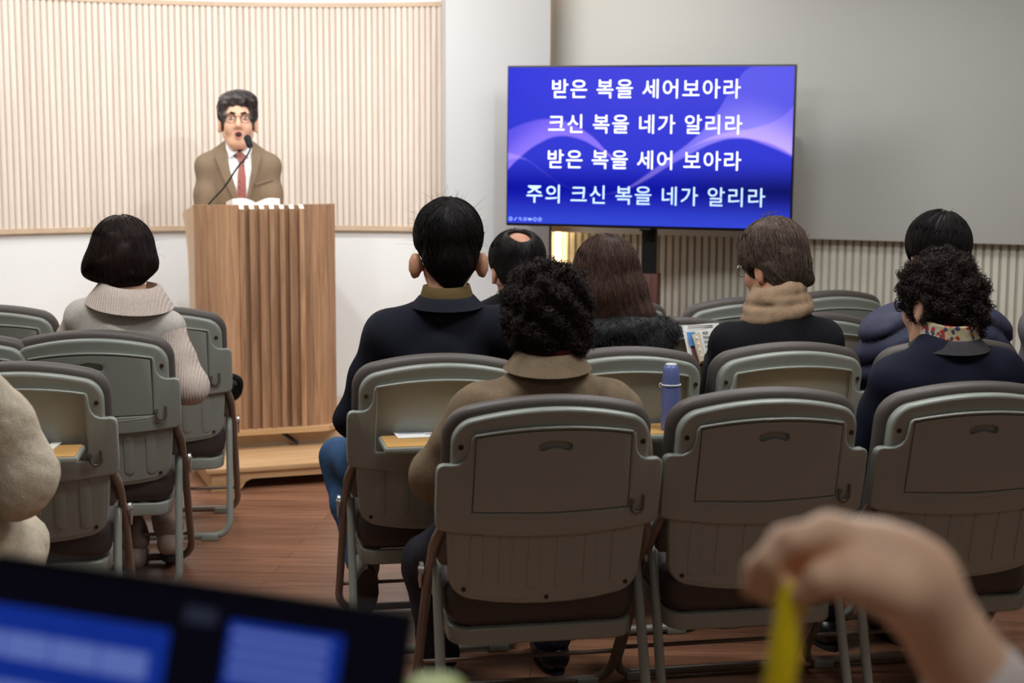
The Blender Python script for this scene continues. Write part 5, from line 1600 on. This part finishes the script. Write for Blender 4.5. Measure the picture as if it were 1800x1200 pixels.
# microphone and open book on the lectern
ml = lw(-.235, .16); lz = STG + LT
zt = lambda v: STG + LT - .002 - (v - .035) * (.053 / .465)
mic = empty('gooseneck_microphone', (ml.x, ml.y, zt(.16)))
tag(mic, 'thin black gooseneck microphone curving up from the lectern to the speaker', 'microphone')
ends = [at(378, 357, ml.y), at(395, 328, ml.y - .02), at(416, 296, ml.y - .02), at(432, 277, ml.y - .01), at(440, 262, ml.y), at(440, 254, ml.y + .01)]
bs = Vector(mic.location)
pts = [Vector((0, 0, 0)), Vector((0.005, 0, .02))] + [e - bs for e in ends[1:]]
MB().tube(smooth_path(pts, 6), .0042, 8).build('gooseneck', M_black, mic, 180)
MB().lathe([(.028, 0), (.028, .006), (.01, .012)], 16).build('base', M_black, mic)
hd = at(436, 248, ml.y + .012) - bs
F = Field(.01); F.cap(V3(hd) + V3((.007, 0, -.018)), V3(hd) + V3((-.004, .01, .012)), .014, .0165); v, qd = F.mesh(.003); mesh_np('foam_head', v, qd, mat('black_foam', srgb(24, 28, 34), .9), mic)

bk = lw(-.03, .21); bko = empty('open_book', (bk.x, bk.y, zt(.21) + .004), LROT)
tag(bko, 'open white paged book lying on the lectern top', 'book')
sl = Matrix.Rotation(-math.atan(.053 / .465), 3, 'X')
def page(sg):
    vs = []; n = 10
    for i in range(n + 1):
        u = i / n; x = sg * .105 * u; zz = .012 + .030 * math.sin(min(1, u * 1.25) * PI * .55) * (1 - .35 * u)
        vs += [(x, -.085, zz), (x, .085, zz), (x, .085, .003), (x, -.085, .003)]
    fs = []
    for i in range(n):
        for k in range(4): fs.append((4 * i + k, 4 * i + (k + 1) % 4, 4 * i + 4 + (k + 1) % 4, 4 * i + 4 + k))
    fs += [(0, 1, 2, 3), (4 * n, 4 * n + 3, 4 * n + 2, 4 * n + 1)]
    return MB().add(vs, fs).xf(lambda p: sl @ p).build('pages', M_paper, bko, 50)
page(-1); page(1)
MB().box((0, 0, 0), (.225, .18, .004), bevel=.001).xf(lambda p: sl @ p).build('cover', mat('black_leather', srgb(28, 26, 28), .5), bko)

# ================================================================== FOREGROUND: hand with yellow pen, laptop on a desk
hy = 1.08
A = lambda x, y, d=0: V3(at(x, y, hy + d))
pe = Person(None); J = pe.J; pe.rz = 80
J['fw'] = V3((-.95, .30, 0)); J['fw'] /= np.linalg.norm(J['fw']); J['rt'] = np.cross(J['fw'], V3((0, 0, 1)))
F = Field(.014)
wr = A(1604, 1022, .01); el = A(1905, 1500, .10)
# palm block, knuckles run from near (index) to far (little finger)
mcp = [A(1462, 938, -.004), A(1452, 936, .014), A(1458, 948, .032), A(1474, 962, .048)]
F.cap(el, lerp(el, wr, .55), .042, .036); F.cap(lerp(el, wr, .55), wr, .036, .0275, k=.03)
F.cap(wr, A(1545, 985, .008), .027, .027, k=.03)
for i, m_ in enumerate(mcp): F.cap(A(1570, 1000, .004 + .010 * i), m_, .019, .0135, k=.02)
fing = [
    [mcp[0], A(1392, 948, -.006), A(1352, 985, -.002), A(1384, 1036, .004)],
    [mcp[1], A(1376, 952, .014), A(1338, 998, .012), A(1366, 1046, .012)],
    [mcp[2], A(1372, 966, .032), A(1332, 1000, .032), A(1322, 1030, .028)],
    [mcp[3], A(1396, 992, .048), A(1362, 1022, .046), A(1352, 1046, .040)]]
for i, f in enumerate(fing):
    r = [.0128, .0112, .0100, .0086] if i < 3 else [.0110, .0098, .0086, .0074]
    F.chain(f, r, k=.004)
th = [A(1575, 1036, -.012), A(1502, 1016, -.022), A(1446, 1016, -.020), A(1412, 1044, -.012)]
F.chain(th, [.024, .0165, .0120, .0095], k=.008)
fore_hand = F
# rest of the seated body, outside the frame on the right
sh = el + V3((.14, .05, .22))
J['neck'] = sh + V3((.02, -.16, .06)); J['shR'] = sh; J['shL'] = sh + V3((.04, -.33, 0)); J['pel'] = V3((sh[0] + .10, sh[1] - .16, .52))
J['elR'] = el; J['wrR'] = wr; J['elL'] = J['shL'] + V3((-.06, -.04, -.26)); J['wrL'] = J['elL'] + V3((-.22, .06, .02))
for q, sg in (('L', -1), ('R', 1)):
    J['hip' + q] = J['pel'] + J['rt'] * .09 * sg; J['kn' + q] = J['hip' + q] + J['fw'] * .36 - V3((0, 0, .03)); J['an' + q] = J['kn' + q] - V3((0, 0, .38))
pe.base = V3((J['pel'][0], J['pel'][1], 0))
pe.up(J['neck'] + V3((-.02, 0, .15)), J['neck'], J['shL'], J['shR'], yaw=80, size=.95)
G = F
head_prims(G, pe.h)
G.cap(pe.h(0, -.03, -.05), J['neck'], .044, .05, k=.03)
chest = (J['shL'] + J['shR']) / 2 * .75 + J['pel'] * .25
G.cap(J['neck'], chest, .06, .10, k=.05); G.cap(chest, J['pel'], .10, .10, k=.05)
G.cap(J['neck'], J['shR'], .035, .04, k=.03); G.cap(J['neck'], J['shL'], .035, .04, k=.03); G.chain([J['shR'], el], [.042, .042]); G.chain([J['shL'], J['elL'], J['wrL']], [.042, .034, .024])
for q in 'LR': G.chain([J['hip' + q], J['kn' + q], J['an' + q]], [.07, .05, .034])
hand_prims(G, J['wrL'], J['fw'], (0, 0, -1), .9, .6, -1)
V, Q = G.mesh(.0062)
# finer hand: mesh the forearm and hand region again and replace the coarse one
G2 = Field(.014); G2.ops = fore_hand.ops[:2 + 1 + 4 + 12 + 3]
v2, q2 = G2.mesh(.0030)
cut = lerp(el, wr, .50); ax = wr - el; ax /= np.linalg.norm(ax)
kc = ((V - cut) @ ax) < .006; near_arm = np.linalg.norm(V - wr, axis=1) < .34
keep = ~(near_arm & ~kc); qk = keep[Q].all(1)
k2 = ((v2 - cut) @ ax) > -.006; qk2 = k2[q2].all(1)
VV = np.concatenate([V, v2]); QQ = np.concatenate([Q[qk], q2[qk2] + len(V)])
used = np.unique(QQ); rm = np.full(len(VV), -1); rm[used] = np.arange(len(used))
M_handskin = mat('hand_skin', srgb(250, 206, 172), .5, noise=.06, nscale=30, sss=.15)
pe.o = mesh_np('person', VV[used] - pe.base, rm[QQ], M_handskin, None, 180, loc=tuple(pe.base))
tag(pe.o, 'person reaching in at lower right, bare hand pinching a yellow pen, white cuff', 'person')
F = Field(.03); c0_ = lerp(el, wr, .63)
F.chain([J['shR'], el, c0_], [.066, .066, .043], k=.03); F.cap(J['shL'], J['shR'], .062); F.ell(lerp(chest, J['pel'], .0), (.16, .19, .2)); F.ell(J['pel'], (.15, .18, .17)); F.cap(J['neck'] - V3((0, 0, .05)), chest, .07, .12)
F.chain([J['shL'], J['elL'], lerp(J['elL'], J['wrL'], .85)], [.060, .05, .042], k=.03)
pe.part('white_top', F, .009, cloth('white_cotton', (226, 216, 212), bump=.1), waves(5, 40, .006))
pe.trousers(cloth('charcoal_trousers', (44, 42, 42)), h=.014)
Fh = cap_hair(pe.h, .01, .01, -.09, vol=.004); pe.hair(Fh, H_brown, .008, waves(2, 60, .003), flow_down(), 600, 8, .014, r=.0012, seed=15); pe.face(H_brown)
F = Field(.002)
def nail(pt, prev, r, sd):
    d = pt - prev; d /= np.linalg.norm(d); n_ = V3(sd); n_ = n_ - d * (n_ @ d); n_ /= np.linalg.norm(n_)
    F.ell(pt + n_ * r * .72, (r * .55, r * .55, r * .55))
seat_c = MB()
st2 = empty('stool', (J['pel'][0], J['pel'][1], 0), .2)
tag(st2, 'plain dark stool outside the frame carrying the person with the yellow pen', 'stool')
MB().lathe([(.17, .37), (.18, .385), (.18, .405), (.17, .415)], 24).build('seat', M_seat, st2)
for a in range(4): MB().tube([(.12 * math.cos(a * PI / 2 + .78), .12 * math.sin(a * PI / 2 + .78), .375), (.17 * math.cos(a * PI / 2 + .78), .17 * math.sin(a * PI / 2 + .78), .0)], .012, 8).build('leg', M_leg, st2)

pa = A(1398, 1020, -.001); pb = A(1364, 1240, -.012)
pen = empty('pen', pa)
tag(pen, 'thick yellow pen with a small pink mark, hanging from the pinching hand', 'pen')
dv = Vector(pb - pa); 
MB().tube([Vector((0, 0, 0)), dv * .04, dv * .8, dv], [.0085, .0112, .0118, .0118], 16).build('barrel', mat('yellow_plastic', srgb(240, 212, 10), .4), pen, 60)
MB().tube([dv * .985, dv * 1.35], [.0122, .0105], 16).build('cap', mat('yellow_cap', srgb(214, 180, 24), .4), pen, 60)
mk = dv * .36 + Vector((.0045, -.0085, 0))
MB().box(mk, (.010, .003, .022), Matrix.Rotation(.2, 3, 'Y'), .001).build('printed_mark', mat('pink_mark', srgb(196, 150, 120), .5), pen)

# laptop
yaw = math.radians(-24); tl_ = math.radians(17)
rgt = Vector((math.cos(yaw), math.sin(yaw), 0)); back = Vector((-math.sin(yaw), math.cos(yaw), 0)); back = Vector((math.sin(-yaw), math.cos(yaw), 0))
upv = Vector((0, 0, 1)) * math.cos(tl_) + back * math.sin(tl_)
TR = at(727, 1074, .95)
LWD, LHT = .345, .225
hinge = TR - upv * LHT - rgt * (LWD / 2)
lap = empty('laptop', hinge); tag(lap, 'black laptop with two blue slide windows on its dark screen, lower left foreground', 'laptop')
Ml = Matrix((rgt, upv.cross(rgt) * 1.0, upv)).transposed()      # columns: x right, y away from viewer?, z up the screen
nrm = rgt.cross(upv)                                             # towards the viewer
Ml = Matrix((rgt, -nrm, upv)).transposed()
def lx(mb): return mb.xf(lambda p: Ml @ p)
lx(MB().box((0, .004, LHT / 2), (LWD, .007, LHT), bevel=.003)).build('lid', mat('laptop_black', srgb(8, 8, 10), .6, spec=.2), lap)
lx(MB().box((0, -.0003, LHT / 2), (LWD - .012, .002, LHT - .014))).build('screen', mat('screen_dark', srgb(5, 5, 9), .35, spec=.2, emit=(.003, .003, .009, 1), estr=.5), lap, 0)
def lap_px(x, y):
    d = ray(x, y); o = Vector((0, 0, CAM_Z)) - hinge; t_ = -(o @ nrm) / (d @ nrm) ; q = o + d * t_
    return q @ rgt, q @ upv
M_win = mat('slide_blue', (0, 0, 0, 1), .5, emit=(.006, .040, .40, 1), estr=.55)
M_wtx = mat('slide_text', (0, 0, 0, 1), .5, emit=(.15, .22, .66, 1), estr=.6)
def win(x0, y0, x1, y1, name, rows, frac):
    u0, v0 = lap_px(x0, y0); u1, v1 = lap_px(x1, y0 + (x1 - x0) * .124)
    ub, vb = lap_px(x0 - (y1 - y0) * .12, y1)
    lx(MB().box(((u0 + u1) / 2, -.0017, (v0 + vb) / 2), (abs(u1 - u0), .001, abs(v0 - vb)))).build(name, M_win, lap, 0)
    hgt = v0 - vb; wd = u1 - u0
    for i in range(rows):
        vz = v0 - hgt * (.16 + .80 * i / rows)
        k_ = 7
        for j in range(k_):
            lx(MB().box((u0 + wd * (.04 + frac * (j + .5) / k_), -.0025, vz), (wd * frac / k_ * .95, .0006, hgt / rows * .42))).build('text_row', M_wtx, lap, 0)
win(-300, 1012, 304, 1420, 'slide_window', 4, .92)
win(408, 1090, 606, 1210, 'next_slide_window', 4, .86)
lx(MB().box((lap_px(355, 1082)[0], -.0015, lap_px(355, 1082)[1]), (.025, .0008, .010))).build('clock_text', mat('dim_text', (0, 0, 0, 1), .5, emit=(.03, .036, .07, 1), estr=.5), lap, 0)
lx(MB().lathe([(.003, 0), (.003, .001)], 12, (-.02, -.0005, LHT - .006), Matrix.Rotation(PI / 2, 3, 'X'))).build('webcam', M_black, lap)
# keyboard base lies level on the desk in front of the hinge
Rb = Matrix.Rotation(yaw, 3, 'Z'); fwd = Rb @ Vector((0, -1, 0))
MB().box(Rb @ Vector((0, -.118, -.008)), (LWD, .235, .016), Rb, .003).build('keyboard_base', mat('laptop_black', (0, 0, 0, 1)), lap)
kb = MB()
for r in range(5):
    for c_ in range(13): kb.box(Rb @ Vector((-.145 + c_ * .0242, -.035 - r * .0205, .0012)), (.019, .016, .003), Rb)
kb.build('keys', M_black, lap, 0)
MB().box(Rb @ Vector((0, -.185, .0006)), (.1, .062, .002), Rb).build('touchpad', M_rubber, lap, 0)
dk = empty('desk', (hinge.x - .05, hinge.y - .10, 0), yaw)
tag(dk, 'control desk under the laptop, below the frame', 'desk')
dz = hinge.z - .017
MB().box((0, 0, dz - .0125), (.80, .42, .025), bevel=.003).build('desktop', M_walnut, dk)
for a in (-.37, .37):
    for b_ in (-.18, .18): MB().box((a, b_, (dz - .025) / 2), (.04, .04, dz - .025), bevel=.003).build('leg', M_black, dk)

q = at(765, 1196, 1.0)
bt = empty('bottle', (q.x, 1.0, dz), 0)
tag(bt, 'bottle with a blurred lime green top at the bottom edge right of the laptop', 'bottle')
bh = q.z - dz
MB().lathe([(.024, 0), (.027, .004), (.027, bh * .7), (.022, bh * .82), (.018, bh * .86)], 24).build('body', mat('pale_bottle', srgb(190, 200, 170), .3), bt)
MB().lathe([(.0205, bh * .86), (.021, bh * .88), (.021, bh - .004), (.017, bh)], 24).build('cap', mat('lime_cap', srgb(170, 190, 84), .4), bt)
